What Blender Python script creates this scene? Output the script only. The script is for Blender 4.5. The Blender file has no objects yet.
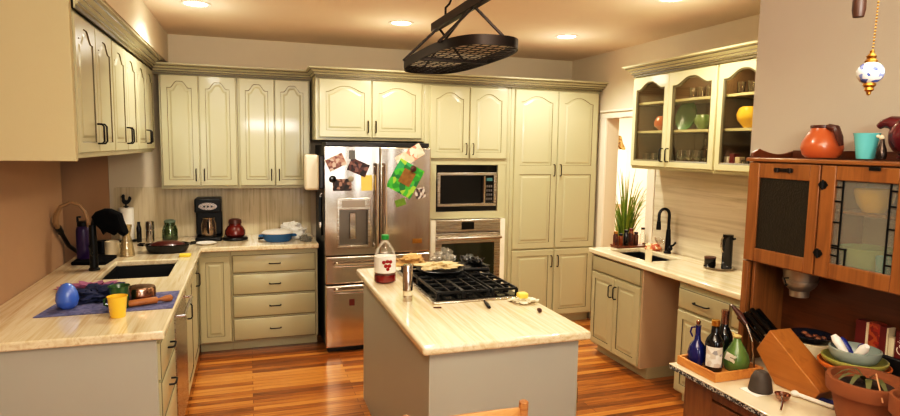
import bpy, bmesh, math, random
from mathutils import Vector, Matrix
rnd = random.Random(7)
PI = math.pi
scene = bpy.context.scene
COL = scene.collection

# ------------------------------------------------------------------ materials
def lin(c):
    return tuple(((v/255)/12.92 if v/255 <= .04045 else ((v/255+.055)/1.055)**2.4) for v in c) + (1,)

def newmat(name):
    m = bpy.data.materials.new(name); m.use_nodes = True
    nt = m.node_tree
    return m, nt, nt.nodes, nt.links, nt.nodes['Principled BSDF']

def mat(name, c, rough=.5, metal=0, var=.06, vscale=9, bump=0, bscale=60, stretch=(1,1,1), coat=0, spec=.5):
    m, nt, N, L, B = newmat(name)
    B.inputs['Roughness'].default_value = rough; B.inputs['Metallic'].default_value = metal
    B.inputs['Coat Weight'].default_value = coat; B.inputs['Coat Roughness'].default_value = .08
    B.inputs['Specular IOR Level'].default_value = spec
    g = N.new('ShaderNodeNewGeometry'); mp = N.new('ShaderNodeMapping'); mp.inputs['Scale'].default_value = stretch
    L.new(g.outputs['Position'], mp.inputs['Vector'])
    n = N.new('ShaderNodeTexNoise'); n.inputs['Scale'].default_value = vscale; n.inputs['Detail'].default_value = 4
    L.new(mp.outputs['Vector'], n.inputs['Vector'])
    mx = N.new('ShaderNodeMix'); mx.data_type = 'RGBA'
    base = lin(c)
    mx.inputs['A'].default_value = tuple(v*(1-var) for v in base[:3])+(1,)
    mx.inputs['B'].default_value = tuple(min(1, v*(1+var)) for v in base[:3])+(1,)
    L.new(n.outputs['Fac'], mx.inputs['Factor']); L.new(mx.outputs['Result'], B.inputs['Base Color'])
    if bump:
        b = N.new('ShaderNodeTexNoise'); b.inputs['Scale'].default_value = bscale; L.new(mp.outputs['Vector'], b.inputs['Vector'])
        bn = N.new('ShaderNodeBump'); bn.inputs['Strength'].default_value = bump; bn.inputs['Distance'].default_value = .01
        L.new(b.outputs['Fac'], bn.inputs['Height']); L.new(bn.outputs['Normal'], B.inputs['Normal'])
    return m

def ramp(N, stops):
    r = N.new('ShaderNodeValToRGB'); e = r.color_ramp.elements
    e[0].position, e[0].color = stops[0][0], lin(stops[0][1]); e[1].position, e[1].color = stops[-1][0], lin(stops[-1][1])
    for p, c in stops[1:-1]:
        k = e.new(p); k.color = lin(c)
    return r

def stone(name, axis, stops, rough=.1, scale=26):
    """polished quartzite whose veins run along one world axis (0 x, 1 y, 2 z)"""
    m, nt, N, L, B = newmat(name)
    g = N.new('ShaderNodeNewGeometry'); mp = N.new('ShaderNodeMapping')
    s = [1, 1, 1]; s[axis] = .035
    mp.inputs['Scale'].default_value = s
    L.new(g.outputs['Position'], mp.inputs['Vector'])
    n = N.new('ShaderNodeTexNoise'); n.inputs['Scale'].default_value = scale; n.inputs['Detail'].default_value = 6; n.inputs['Roughness'].default_value = .65
    n.inputs['Distortion'].default_value = .6
    L.new(mp.outputs['Vector'], n.inputs['Vector'])
    r = ramp(N, stops); L.new(n.outputs['Fac'], r.inputs['Fac']); L.new(r.outputs['Color'], B.inputs['Base Color'])
    B.inputs['Roughness'].default_value = rough; B.inputs['Coat Weight'].default_value = .35; B.inputs['Coat Roughness'].default_value = .04
    return m

def wood(name, axis, stops, rough=.4, scale=16, coat=.1):
    m, nt, N, L, B = newmat(name)
    g = N.new('ShaderNodeTexCoord'); mp = N.new('ShaderNodeMapping'); s = [1, 1, 1]; s[axis] = .07
    mp.inputs['Scale'].default_value = s; L.new(g.outputs['Object'], mp.inputs['Vector'])
    n = N.new('ShaderNodeTexNoise'); n.inputs['Scale'].default_value = scale*2; n.inputs['Detail'].default_value = 8; n.inputs['Distortion'].default_value = 1.2
    L.new(mp.outputs['Vector'], n.inputs['Vector'])
    r = ramp(N, stops); L.new(n.outputs['Fac'], r.inputs['Fac']); L.new(r.outputs['Color'], B.inputs['Base Color'])
    B.inputs['Roughness'].default_value = rough; B.inputs['Coat Weight'].default_value = coat; B.inputs['Coat Roughness'].default_value = .15
    return m

def floor_mat():
    m, nt, N, L, B = newmat('oak strip floor')
    g = N.new('ShaderNodeNewGeometry')
    br = N.new('ShaderNodeTexBrick'); br.offset = .37; br.offset_frequency = 2
    br.inputs['Scale'].default_value = 1; br.inputs['Brick Width'].default_value = 1.1; br.inputs['Row Height'].default_value = .057
    br.inputs['Mortar Size'].default_value = .0016; br.inputs['Mortar Smooth'].default_value = .3; br.inputs['Bias'].default_value = 0
    br.inputs['Color1'].default_value = (0,0,0,1); br.inputs['Color2'].default_value = (1,1,1,1); br.inputs['Mortar'].default_value = (0,0,0,1)
    L.new(g.outputs['Position'], br.inputs['Vector'])
    mp = N.new('ShaderNodeMapping'); mp.inputs['Scale'].default_value = (1.2, 22, 1); L.new(g.outputs['Position'], mp.inputs['Vector'])
    n = N.new('ShaderNodeTexNoise'); n.inputs['Scale'].default_value = 2.4; n.inputs['Detail'].default_value = 7; n.inputs['Distortion'].default_value = .8
    L.new(mp.outputs['Vector'], n.inputs['Vector'])
    a = N.new('ShaderNodeMath'); a.operation = 'MULTIPLY'; a.inputs[1].default_value = .46; L.new(br.outputs['Color'], a.inputs[0])
    b = N.new('ShaderNodeMath'); b.operation = 'MULTIPLY_ADD'; b.inputs[1].default_value = .6; L.new(n.outputs['Fac'], b.inputs[0]); L.new(a.outputs[0], b.inputs[2])
    r = ramp(N, [(.22, (92,46,14)), (.42, (144,84,30)), (.6, (182,116,48)), (.85, (210,148,74))])
    L.new(b.outputs[0], r.inputs['Fac'])
    mx = N.new('ShaderNodeMix'); mx.data_type = 'RGBA'; mx.inputs['B'].default_value = lin((60,25,8))
    L.new(br.outputs['Fac'], mx.inputs['Factor']); L.new(r.outputs['Color'], mx.inputs['A']); L.new(mx.outputs['Result'], B.inputs['Base Color'])
    B.inputs['Roughness'].default_value = .3; B.inputs['Coat Weight'].default_value = .3; B.inputs['Coat Roughness'].default_value = .12
    return m

def thin_glass(name, tint=(1,1,1), refl=.06, rough=.0, milky=0, milk=(200,200,190), fres=.5):
    m, nt, N, L, B = newmat(name); N.remove(B)
    out = N['Material Output']
    t = N.new('ShaderNodeBsdfTransparent'); t.inputs['Color'].default_value = tint+(1,)
    gl = N.new('ShaderNodeBsdfGlossy'); gl.inputs['Roughness'].default_value = rough
    f = N.new('ShaderNodeLayerWeight'); f.inputs['Blend'].default_value = .25
    ad = N.new('ShaderNodeMath'); ad.operation = 'MULTIPLY_ADD'; ad.inputs[1].default_value = fres; ad.inputs[2].default_value = refl
    L.new(f.outputs['Fresnel'], ad.inputs[0])
    mx = N.new('ShaderNodeMixShader'); L.new(ad.outputs[0], mx.inputs[0])
    src = t.outputs[0]
    if milky:
        d = N.new('ShaderNodeBsdfDiffuse'); d.inputs['Color'].default_value = lin(milk)
        nz = N.new('ShaderNodeTexNoise'); nz.inputs['Scale'].default_value = 60
        md = N.new('ShaderNodeMath'); md.operation = 'MULTIPLY'; md.inputs[1].default_value = milky*2; L.new(nz.outputs['Fac'], md.inputs[0])
        m2 = N.new('ShaderNodeMixShader'); L.new(md.outputs[0], m2.inputs[0])
        L.new(t.outputs[0], m2.inputs[1]); L.new(d.outputs[0], m2.inputs[2]); src = m2.outputs[0]
    L.new(src, mx.inputs[1]); L.new(gl.outputs[0], mx.inputs[2]); L.new(mx.outputs[0], out.inputs['Surface'])
    return m

def emit(name, c, s):
    m, nt, N, L, B = newmat(name)
    B.inputs['Base Color'].default_value = lin(c); B.inputs['Emission Color'].default_value = lin(c); B.inputs['Emission Strength'].default_value = s
    return m

def brushed(name, c, rough=.28, axis=0):
    m, nt, N, L, B = newmat(name)
    B.inputs['Metallic'].default_value = 1; B.inputs['Base Color'].default_value = lin(c)
    g = N.new('ShaderNodeNewGeometry'); mp = N.new('ShaderNodeMapping'); s = [240, 240, 240]; s[axis] = 3
    mp.inputs['Scale'].default_value = s; L.new(g.outputs['Position'], mp.inputs['Vector'])
    n = N.new('ShaderNodeTexNoise'); n.inputs['Scale'].default_value = 1; L.new(mp.outputs['Vector'], n.inputs['Vector'])
    mr = N.new('ShaderNodeMapRange'); mr.inputs['To Min'].default_value = rough-.06; mr.inputs['To Max'].default_value = rough+.08
    L.new(n.outputs['Fac'], mr.inputs['Value']); L.new(mr.outputs['Result'], B.inputs['Roughness'])
    m2 = N.new('ShaderNodeMapping'); m2.inputs['Scale'].default_value = (5, 5, .6); L.new(g.outputs['Position'], m2.inputs['Vector'])
    n2 = N.new('ShaderNodeTexNoise'); n2.inputs['Scale'].default_value = 1; n2.inputs['Detail'].default_value = 1; L.new(m2.outputs['Vector'], n2.inputs['Vector'])
    bp = N.new('ShaderNodeBump'); bp.inputs['Strength'].default_value = .5; bp.inputs['Distance'].default_value = .03
    L.new(n2.outputs['Fac'], bp.inputs['Height']); L.new(bp.outputs['Normal'], B.inputs['Normal'])
    B.inputs['Anisotropic'].default_value = .6
    return m

def patchy(name, cols, scale, rough=.5):
    """blotches of several colours, for printed pictures, cloths and packaging"""
    m, nt, N, L, B = newmat(name)
    g = N.new('ShaderNodeTexCoord'); v = N.new('ShaderNodeTexVoronoi'); v.inputs['Scale'].default_value = scale
    L.new(g.outputs['Object'], v.inputs['Vector'])
    sp = N.new('ShaderNodeSeparateColor'); L.new(v.outputs['Color'], sp.inputs[0])
    r = N.new('ShaderNodeValToRGB'); r.color_ramp.interpolation = 'CONSTANT'; e = r.color_ramp.elements
    e[0].position = 0; e[0].color = lin(cols[0]); e[1].position = 1/len(cols); e[1].color = lin(cols[1])
    for i in range(2, len(cols)):
        k = e.new(i/len(cols)); k.color = lin(cols[i])
    L.new(sp.outputs[0], r.inputs['Fac']); L.new(r.outputs['Color'], B.inputs['Base Color']); B.inputs['Roughness'].default_value = rough
    return m

CAB = mat('sage glazed cabinet paint', (183,177,143), .34, var=.025, vscale=3, coat=.25)
GLZ = mat('brown glaze in grooves', (98,90,64), .45, var=.2, vscale=14)
CABD = mat('cream glazed cabinet paint', (202,194,152), .34, var=.025, vscale=3, coat=.25)
INT = mat('dark cabinet interior', (104,78,46), .55, var=.2, stretch=(6,6,1))
TOE = mat('grey toe kick', (112,112,100), .6)
PANEL = mat('daylight tinted cabinet panel', (176,178,166), .45, var=.03, vscale=2)  # cool daylight falling on the panels is mixed into this grey
TAN = mat('bare tan cabinet side', (196,170,138), .55, var=.05)
WALL = mat('warm white wall paint', (220,206,180), .9, var=.02, bump=.05, bscale=180)
GREIGE = mat('greige wall paint', (184,175,160), .9, var=.02, bump=.06, bscale=180)
CREAM = mat('cream bulkhead paint', (196,184,146), .9, var=.02, bump=.05, bscale=180)
BROWN = mat('tan brown wall paint', (174,142,112), .9, var=.03, bump=.05, bscale=180)
BROWND = mat('deep brown wall paint', (188,148,110), .9, var=.03, bump=.05, bscale=180)
CEIL = mat('ceiling paint', (238,218,192), .92, var=.02, bump=.08, bscale=140)
WHITE = mat('white painted trim', (238,226,204), .4, var=.02)
FLOOR = floor_mat()
CTR = stone('beige quartzite counter', 1, [(.25,(198,174,134)), (.42,(220,202,166)), (.55,(234,220,190)), (.66,(212,190,152)), (.8,(238,226,200))])
CTRX = stone('beige quartzite counter along wall', 0, [(.25,(176,156,124)), (.45,(212,194,160)), (.6,(226,210,180)), (.8,(200,180,146))])
BSP = stone('vertical vein backsplash', 2, [(.25,(172,154,120)), (.42,(206,190,156)), (.55,(220,206,174)), (.66,(190,172,138)), (.8,(226,212,182))], rough=.2, scale=22)
BSR = stone('horizontal vein backsplash', 1, [(.25,(170,156,132)), (.45,(206,194,170)), (.6,(220,208,186)), (.8,(188,172,148))], rough=.2, scale=22)
BLK = mat('black matte metal', (8,8,8), .35, var=.1, spec=.3)
BLKG = mat('black gloss', (5,5,6), .12, var=.1, coat=.2, spec=.4)
BLKR = mat('black soft fabric', (7,7,8), .95, var=.3, bump=.4, bscale=40, spec=.1)
SINK = mat('black composite sink', (8,8,9), .45, var=.2)
SS = brushed('brushed stainless', (214,206,194), .2, 2)
SSH = brushed('stainless horizontal grain', (206,198,184), .26, 0)
CHR = mat('polished steel', (205,200,192), .15, 1, var=.03)
DKS = mat('fridge dark side', (24,22,22), .35, var=.1)
GOLD = mat('gold foil', (206,158,74), .3, 1, var=.05)
BRASS = mat('aged brass', (176,130,60), .35, 1, var=.1)
COPPER = mat('warm copper tinted steel', (168,134,116), .2, 1, var=.1)
BRONZE = mat('dark bronze metal', (38,29,23), .42, .7, var=.2)
OAK = [(.25,(108,64,26)), (.45,(130,82,36)), (.6,(142,92,43)), (.8,(118,73,31))]
OAKZ = wood('oak grain upright', 2, OAK); OAKY = wood('oak grain along', 1, OAK); OAKX = wood('oak grain across', 0, OAK)
CHERRY = wood('dark red wood back', 1, [(.2,(70,34,13)), (.5,(104,54,22)), (.8,(82,42,17))])
BAMB = wood('honey wood block', 1, [(.25,(146,90,38)), (.5,(176,116,54)), (.8,(158,102,45))], .4, 10)
PINE = wood('light tray wood', 1, [(.25,(176,110,50)), (.5,(208,144,74)), (.8,(190,124,60))], .5)
CHAIRW = wood('tan chair wood', 0, [(.25,(150,96,52)), (.5,(194,140,86)), (.8,(170,116,66))], .45)
SPOON = wood('rolling pin wood', 0, [(.25,(136,80,34)), (.5,(168,106,50)), (.8,(144,88,40))], .5)
GLASS = thin_glass('clear glass', (.97,.97,.95))
GLASSB = thin_glass('sparkling cabinet glassware', (.95,.95,.92), .16, fres=.9)
GLASSW = thin_glass('window glass', (.98,.98,.97), .03)
GLASSG = thin_glass('greenish jar glass', (.62,.72,.6), .1)
GLASSC = thin_glass('cabinet pane glass', (.94,.92,.86), .008, fres=.18)
TEXG = mat('dark textured pane', (38,32,20), .3, var=.5, vscale=60, bump=.35, bscale=130, spec=.35)
LEADG = thin_glass('misty leaded pane', (.9,.9,.85), .03, .1, .2, (186,186,174), fres=.25)
PLAST = thin_glass('crumpled clear plastic', (.9,.9,.88), .16, .15, .12, (225,220,205))
DISC = emit('lit lamp disc', (255,240,214), 14)
DISCW = emit('warm lit lamp disc', (255,222,150), 14)
SKYP = emit('bright daylight pane', (255,250,238), 2.6)
def C(name, c, rough=.3, **k): return mat(name, c, rough, **k)
ORANGE = C('orange glaze', (182,92,48), .28, coat=.3); AQUA = C('aqua glaze', (104,190,192), .2, coat=.4); MAROON = C('maroon glaze', (92,22,30), .25, coat=.4)
YELLOW = C('yellow glaze', (238,192,60), .25, coat=.3); GREEN = C('green glaze', (92,122,62), .25, coat=.3); DGREEN = C('dark green glaze', (40,86,42), .2, coat=.4)
LGREEN = C('pale green glaze', (150,186,130), .25, coat=.3); BLUE = C('blue glaze', (72,110,196), .12, coat=.5); DBLUE = C('cobalt glass', (18,26,92), .08, coat=.5)
TEAL = C('teal dish glaze', (38,98,150), .25, coat=.3); TERRA = C('terracotta', (134,80,44), .75, var=.1, vscale=14); SOIL = C('potting soil', (58,38,26), .95, bump=.8, bscale=90)
IVORY = C('ivory ceramic', (226,212,180), .3, coat=.3); PAPER = C('white paper', (236,230,218), .85, bump=.1); NAVY = C('navy cloth', (30,38,74), .85, var=.4, vscale=30, bump=.6, bscale=40)
PINK = C('pink purple cloth', (146,88,120), .8, var=.4, vscale=30, bump=.5, bscale=40); MAT_ = patchy('grey blue towel', [(92,96,136),(104,108,146),(84,88,126),(112,112,146)], 55, .9)
PURPLE = C('purple steel', (52,28,84), .35, coat=.2); REDJ = C('dark red kettle', (96,24,16), .2, coat=.4); JUICE = C('red juice', (140,20,24), .15); WINE = C('dark wine glass', (10,10,12), .08, coat=.5)
GCAP = C('green plastic cap', (36,140,60), .4); GREY = C('grey stoneware', (66,58,50), .6, var=.15, vscale=40); BOWLB = C('grey blue bowl glaze', (146,158,150), .25, coat=.3)
ORPL = C('orange plate glaze', (206,112,40), .3, coat=.3); YGRIM = C('yellow green rim glaze', (158,158,82), .3, coat=.3); DKBOWL = C('navy black bowl glaze', (22,24,38), .25, coat=.3)
TANL = C('tan leather grip', (150,118,80), .5); DKBR = C('dark brown wood', (70,32,20), .4, coat=.2); BREAD = C('tan flatbread in bag', (190,150,92), .7, var=.25, vscale=20)
BUTTER = C('butter', (246,214,96), .5); LEAF = C('green blade leaves', (124,158,56), .5, var=.35, vscale=20); LEAFD = C('olive drooping leaf', (96,98,58), .55, var=.3, vscale=20)
SPEC = patchy('black and white speckled edge', [(20,20,22),(200,196,186),(60,58,56),(30,30,32),(150,146,140)], 220, .3)
ENAM = C('cream enamel', (222,208,180), .25, coat=.3); REDTIN = C('red tin paint', (104,22,16), .6); ORTIN = patchy('orange red tin print', [(160,48,30),(176,84,40),(130,34,26),(150,52,30)], 60, .4)
BLUEP = C('blue plastic', (28,44,130), .35); GRDK = thin_glass('dummy', (1,1,1))
OVENG = mat('oven glass with green reflection tint', (34,36,16), .06, var=.1, coat=.6)  # green reflection of the cabinets is painted into the glass colour
FOOD = patchy('brown food', [(84,44,28),(110,60,36),(60,30,22),(132,84,54)], 60, .5)
SPICE = patchy('spice fill', [(110,50,22),(70,34,20),(140,84,40)], 30, .4)
PORC = patchy('blue and white porcelain', [(206,204,198),(206,204,198),(70,88,150),(210,206,200),(120,132,176),(206,202,194)], 130, .15)

# ------------------------------------------------------------------ mesh builder
class MB:
    def __init__(s): s.v = []; s.f = []; s.m = []; s.T = None
    def add(s, vs, fs, m=0):
        b = len(s.v); T = s.T
        s.v += [tuple(T @ Vector(p)) if T is not None else tuple(p) for p in vs]
        s.f += [tuple(i+b for i in f) for f in fs]; s.m += [m]*len(fs); return s
    def box(s, x0, y0, z0, x1, y1, z1, m=0):
        x0,x1 = sorted((x0,x1)); y0,y1 = sorted((y0,y1)); z0,z1 = sorted((z0,z1))
        return s.add([(x,y,z) for z in (z0,z1) for y in (y0,y1) for x in (x0,x1)],
                     [(0,2,3,1),(4,5,7,6),(0,1,5,4),(2,6,7,3),(0,4,6,2),(1,3,7,5)], m)
    def loft(s, loops, m=0, closed=True, cap0=True, cap1=True, ms=None):
        n = len(loops[0]); vs = [p for l in loops for p in l]; b0 = len(s.f)
        for i in range(len(loops)-1):
            fs = []
            for j in range(n if closed else n-1):
                k = (j+1) % n; fs.append((i*n+j, i*n+k, (i+1)*n+k, (i+1)*n+j))
            if i == 0: s.add(vs, fs, ms[i] if ms else m); base = len(s.v)-len(vs)
            else:
                s.f += [tuple(a+base for a in f) for f in fs]; s.m += [ms[i] if ms else m]*len(fs)
        if cap0: s.f.append(tuple(base+j for j in reversed(range(n)))); s.m.append(ms[0] if ms else m)
        if cap1: s.f.append(tuple(base+(len(loops)-1)*n+j for j in range(n))); s.m.append(ms[-1] if ms else m)
        return s
    def lathe(s, c, prof, n=24, m=0, sx=1, sy=1, ms=None, axis=None):
        loops = [[(c[0]+r*math.cos(2*PI*k/n)*sx, c[1]+r*math.sin(2*PI*k/n)*sy, c[2]+z) for k in range(n)] for r, z in prof]
        return s.loft(loops, m, True, prof[0][0] > 1e-4, prof[-1][0] > 1e-4, ms)
    def tube(s, pts, r, n=8, m=0, caps=True):
        pts = [Vector(p) for p in pts]; rs = r if isinstance(r, (list, tuple)) else [r]*len(pts)
        loops = []; up = None
        for i, p in enumerate(pts):
            t = (pts[min(i+1, len(pts)-1)]-pts[max(i-1, 0)]).normalized()
            if up is None:
                up = Vector((0,0,1)) if abs(t.z) < .9 else Vector((1,0,0))
            a = (up - t*up.dot(t)).normalized(); up = a; b = t.cross(a)
            loops.append([tuple(p + (a*math.cos(2*PI*k/n) + b*math.sin(2*PI*k/n))*rs[i]) for k in range(n)])
        return s.loft(loops, m, True, caps, caps)
    def prism(s, poly, axis, a0, a1, m=0, me=None):
        """poly: 2-D points in the two axes other than axis, in x<y<z order"""
        def P(p, a): q = list(p); q.insert(axis, a); return tuple(q)
        n = len(poly)
        s.add([P(p, a0) for p in poly]+[P(p, a1) for p in poly], [(j, (j+1) % n, n+(j+1) % n, n+j) for j in range(n)], m)
        b = len(s.v)-2*n
        s.f += [tuple(b+j for j in reversed(range(n))), tuple(b+n+j for j in range(n))]; s.m += [m if me is None else me]*2
        return s
    def sphere(s, c, r, n=16, k=10, m=0, sc=(1,1,1)):
        prof = [(max(math.sin(PI*i/k), 0)*1.0, -math.cos(PI*i/k)) for i in range(k+1)]
        loops = [[(c[0]+r*sc[0]*a*math.cos(2*PI*j/n), c[1]+r*sc[1]*a*math.sin(2*PI*j/n), c[2]+r*sc[2]*z) for j in range(n)] for a, z in prof]
        return s.loft(loops, m, True, False, False)
    def cells(s, xs, ys, z0, z1, holes, m=0, mtop=None):
        """slab made of a grid of cells, cells (i,j) in holes left open"""
        nx, ny = len(xs), len(ys); vs = [(x, y, z) for z in (z0, z1) for y in ys for x in xs]
        I = lambda i, j, k: k*nx*ny + j*nx + i
        ok = lambda i, j: 0 <= i < nx-1 and 0 <= j < ny-1 and (i, j) not in holes
        fs = []
        for i in range(nx-1):
            for j in range(ny-1):
                if not ok(i, j): continue
                fs += [(I(i,j,1), I(i+1,j,1), I(i+1,j+1,1), I(i,j+1,1)), (I(i,j,0), I(i,j+1,0), I(i+1,j+1,0), I(i+1,j,0))]
                if not ok(i-1, j): fs.append((I(i,j,0), I(i,j,1), I(i,j+1,1), I(i,j+1,0)))
                if not ok(i+1, j): fs.append((I(i+1,j,0), I(i+1,j+1,0), I(i+1,j+1,1), I(i+1,j,1)))
                if not ok(i, j-1): fs.append((I(i,j,0), I(i+1,j,0), I(i+1,j,1), I(i,j,1)))
                if not ok(i, j+1): fs.append((I(i,j+1,0), I(i,j+1,1), I(i+1,j+1,1), I(i+1,j+1,0)))
        return s.add(vs, fs, m)

LOC = {}
def obj(name, mb, mats, parent=None, bevel=0, smooth=35, label=None, local=False, segs=2):
    """link the builder's shape as ONE mesh object; verts are in world space (or in the parent's space when local)"""
    if not isinstance(mats, (list, tuple)): mats = [mats]
    xs = [min(v[i] for v in mb.v) for i in range(3)]; ys = [max(v[i] for v in mb.v) for i in range(3)]
    c = Vector(((xs[0]+ys[0])/2, (xs[1]+ys[1])/2, xs[2]))
    me = bpy.data.meshes.new(name); me.from_pydata([tuple(Vector(v)-c) for v in mb.v], [], mb.f)
    for mm in mats: me.materials.append(mm)
    me.polygons.foreach_set('material_index', mb.m)
    bm = bmesh.new(); bm.from_mesh(me)
    bmesh.ops.remove_doubles(bm, verts=bm.verts, dist=1e-6)
    bmesh.ops.recalc_face_normals(bm, faces=bm.faces)
    bm.to_mesh(me); bm.free()
    if smooth:
        me.polygons.foreach_set('use_smooth', [True]*len(me.polygons)); me.set_sharp_from_angle(angle=math.radians(smooth))
    o = bpy.data.objects.new(name, me); COL.objects.link(o)
    if parent is not None:
        o.parent = parent; o.location = c if local else c - LOC[parent]
    else: o.location = c
    LOC[o] = (LOC[parent] if parent is not None else Vector((0,0,0))) + o.location if not local else c
    if bevel:
        b = o.modifiers.new('edge', 'BEVEL'); b.width = bevel; b.segments = segs; b.limit_method = 'ANGLE'; b.angle_limit = math.radians(40)
    if label: o['label'] = label
    return o

def T(name, label, cat, loc, group=None, rz=0):
    o = bpy.data.objects.new(name, None); COL.objects.link(o); o.empty_display_size = .05
    o.location = loc; o.rotation_euler = (0, 0, rz); LOC[o] = Vector(loc)
    o['label'] = label; o['category'] = cat
    if group: o['group'] = group
    return o
def tag(o, label, cat, group=None):
    o['label'] = label; o['category'] = cat
    if group: o['group'] = group
    return o
def struct(name, mb, mats, bevel=0, parent=None, smooth=35):
    o = obj(name, mb, mats, parent, bevel, smooth)
    if parent is None: o['kind'] = 'structure'
    return o
def copy_tree(o, parent=None):
    c = o.copy(); COL.objects.link(c); c.parent = parent; LOC[c] = LOC.get(o, Vector(o.location)).copy()
    for ch in list(o.children): copy_tree(ch, c)
    return c

FR = {'-y': (Vector((1,0,0)), Vector((0,0,1)), Vector((0,-1,0))), '+x': (Vector((0,1,0)), Vector((0,0,1)), Vector((1,0,0))), '-x': (Vector((0,-1,0)), Vector((0,0,1)), Vector((-1,0,0)))}
def frame(face, o):
    u, v, w = FR[face]; M = Matrix((u, v, w)).transposed().to_4x4(); M.translation = Vector(o); return M

# ------------------------------------------------------------------ cabinet doors
def panel_loops(u0, u1, v0, v1, arch, K=20, pw=1.0, wd=.8):
    wd = .94 if pw < .7 else .78 if pw < .79 else wd
    """one closed loop: two bottom corners, then the (arched) top edge from right to left"""
    L = [(u0, v0), (u1, v0)]
    for k in range(K+1):
        t = k/K; u = u1+(u0-u1)*t; d = abs(2*t-1)
        pl = .2 if wd < .8 else .08
        b = 0 if d > wd else (.5*(1+math.cos(PI*max(0, d-pl)/(wd-pl))))**(1 if wd < .8 else .75)
        L.append((u, v1-arch*(1-b)))
    return L
def add_door(mb, M, u0, u1, v0, v1, arch=0, fw=.058, t=.02, pw=.8, panels=None):
    """raised panel door in the plane of M; groove faces take material 1"""
    mb.T = M
    panels = panels or [(v0+fw, v1-fw, arch)]
    # slab edge and frame face built as bands around the panels
    mb.box(u0, v0, 0, u1, v1, t-.006)
    a, b = u0, u1
    def lp(u0, u1, v0, v1, arch, w): return [(p[0], p[1], w) for p in panel_loops(u0, u1, v0, v1, arch, pw=pw)]
    e = .005
    cuts = [v0]+[(panels[i][1]+panels[i+1][0])/2 for i in range(len(panels)-1)]+[v1]
    for i, (p0, p1, ar) in enumerate(panels):
        c0, c1 = cuts[i], cuts[i+1]
        e0 = e if i == 0 else 0; e1 = e if i == len(panels)-1 else 0
        I0, I1 = a+fw, b-fw
        loops = [lp(a, b, c0, c1, 0, t-.006), lp(a+e, b-e, c0+e0, c1-e1, 0, t), lp(I0, I1, p0, p1, ar, t),
                 lp(I0+.005, I1-.005, p0+.005, p1-.005, ar, t-.009), lp(I0+.013, I1-.013, p0+.013, p1-.013, ar, t-.009),
                 lp(I0+.034, I1-.034, p0+.034, p1-.034, ar*.96, t-.001)]
        mb.loft(loops, 0, True, False, True, ms=[0, 0, 1, 1, 0])
    mb.T = None
def add_slab_front(mb, M, u0, u1, v0, v1, t=.02):
    mb.T = M
    R = lambda i, w: [(u0+i, v0+i, w), (u1-i, v0+i, w), (u1-i, v1-i, w), (u0+i, v1-i, w)]
    mb.loft([R(0,0), R(0,t-.007), R(.004,t-.004), R(.012,t), ], 0, True, True, True, ms=[0,1,0]); mb.T = None
def pull(M, u, v, L=.1, vertical=True, r=.005, d=.03):
    mb = MB(); mb.T = M; w = .02
    P = [(0,0,w),(0,0,w+d*.7),(0,L*.12,w+d),(0,L*.88,w+d),(0,L,w+d*.7),(0,L,w)] if vertical else [(0,0,w),(0,0,w+d*.7),(L*.12,0,w+d),(L*.88,0,w+d),(L,0,w+d*.7),(L,0,w)]
    mb.tube([(p[0]+u, p[1]+v, p[2]) for p in P], r, 6); mb.T = None
    return mb
def door(cab, M, u0, u1, v0, v1, arch=0, hu=None, hv=None, name='door', panels=None, hl=.1, mats=None, **k):
    mb = MB(); add_door(mb, M, u0, u1, v0, v1, arch, panels=panels, **k); d = obj(name, mb, mats or [CAB, GLZ], cab, smooth=12)
    if hu is not None: obj('handle', pull(M, hu, hv, hl), BLK, d)
    return d
def drawer(cab, M, u0, u1, v0, v1, handle=True, hl=.09, name='drawer'):
    mb = MB(); add_slab_front(mb, M, u0, u1, v0, v1); d = obj(name, mb, [CAB, GLZ], cab)
    if handle: obj('handle', pull(M, (u0+u1)/2-hl/2, (v0+v1)/2, hl, False), BLK, d)
    return d
CROWN = [(0,-.01),(.008,-.01),(.008,.006),(.02,.010),(.020,.020),(.034,.030),(.034,.038),(.056,.052),(.058,.060),(.074,.066),(.074,.078),(0,.078)]
CMI = [0,1,0,1,0,1,0,1,0,0,0,0]
def crown(name, face, o, length, ret0=0, ret1=0, mats=None):
    """moulding along the u axis of a face, with short returns back to the wall at its ends"""
    u, v, w = FR[face]; M = frame(face, o); mb = MB(); mb.T = M
    def ring(uu, push0): return [(uu + push0*p[0], p[1], p[0]) for p in CROWN]
    rings = [ring(0, -1 if ret0 else 0), ring(length, 1 if ret1 else 0)]
    if ret0: rings = [[(-p[0], p[1], -ret0) for p in CROWN]] + rings
    if ret1: rings = rings + [[(length+p[0], p[1], -ret1) for p in CROWN]]
    n = len(CROWN); vs = [p for r in rings for p in r]; 
    for j in range(n):
        k = (j+1) % n
        mb.add([vs[i*n+q] for i in range(len(rings)) for q in (j, k)], [(2*i, 2*i+1, 2*i+3, 2*i+2) for i in range(len(rings)-1)], CMI[j])
    mb.add(rings[0], [tuple(range(n))]); mb.add(rings[-1], [tuple(range(n))]); mb.T = None
    return struct(name, mb, mats or [CAB, GLZ], smooth=25)

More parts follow.
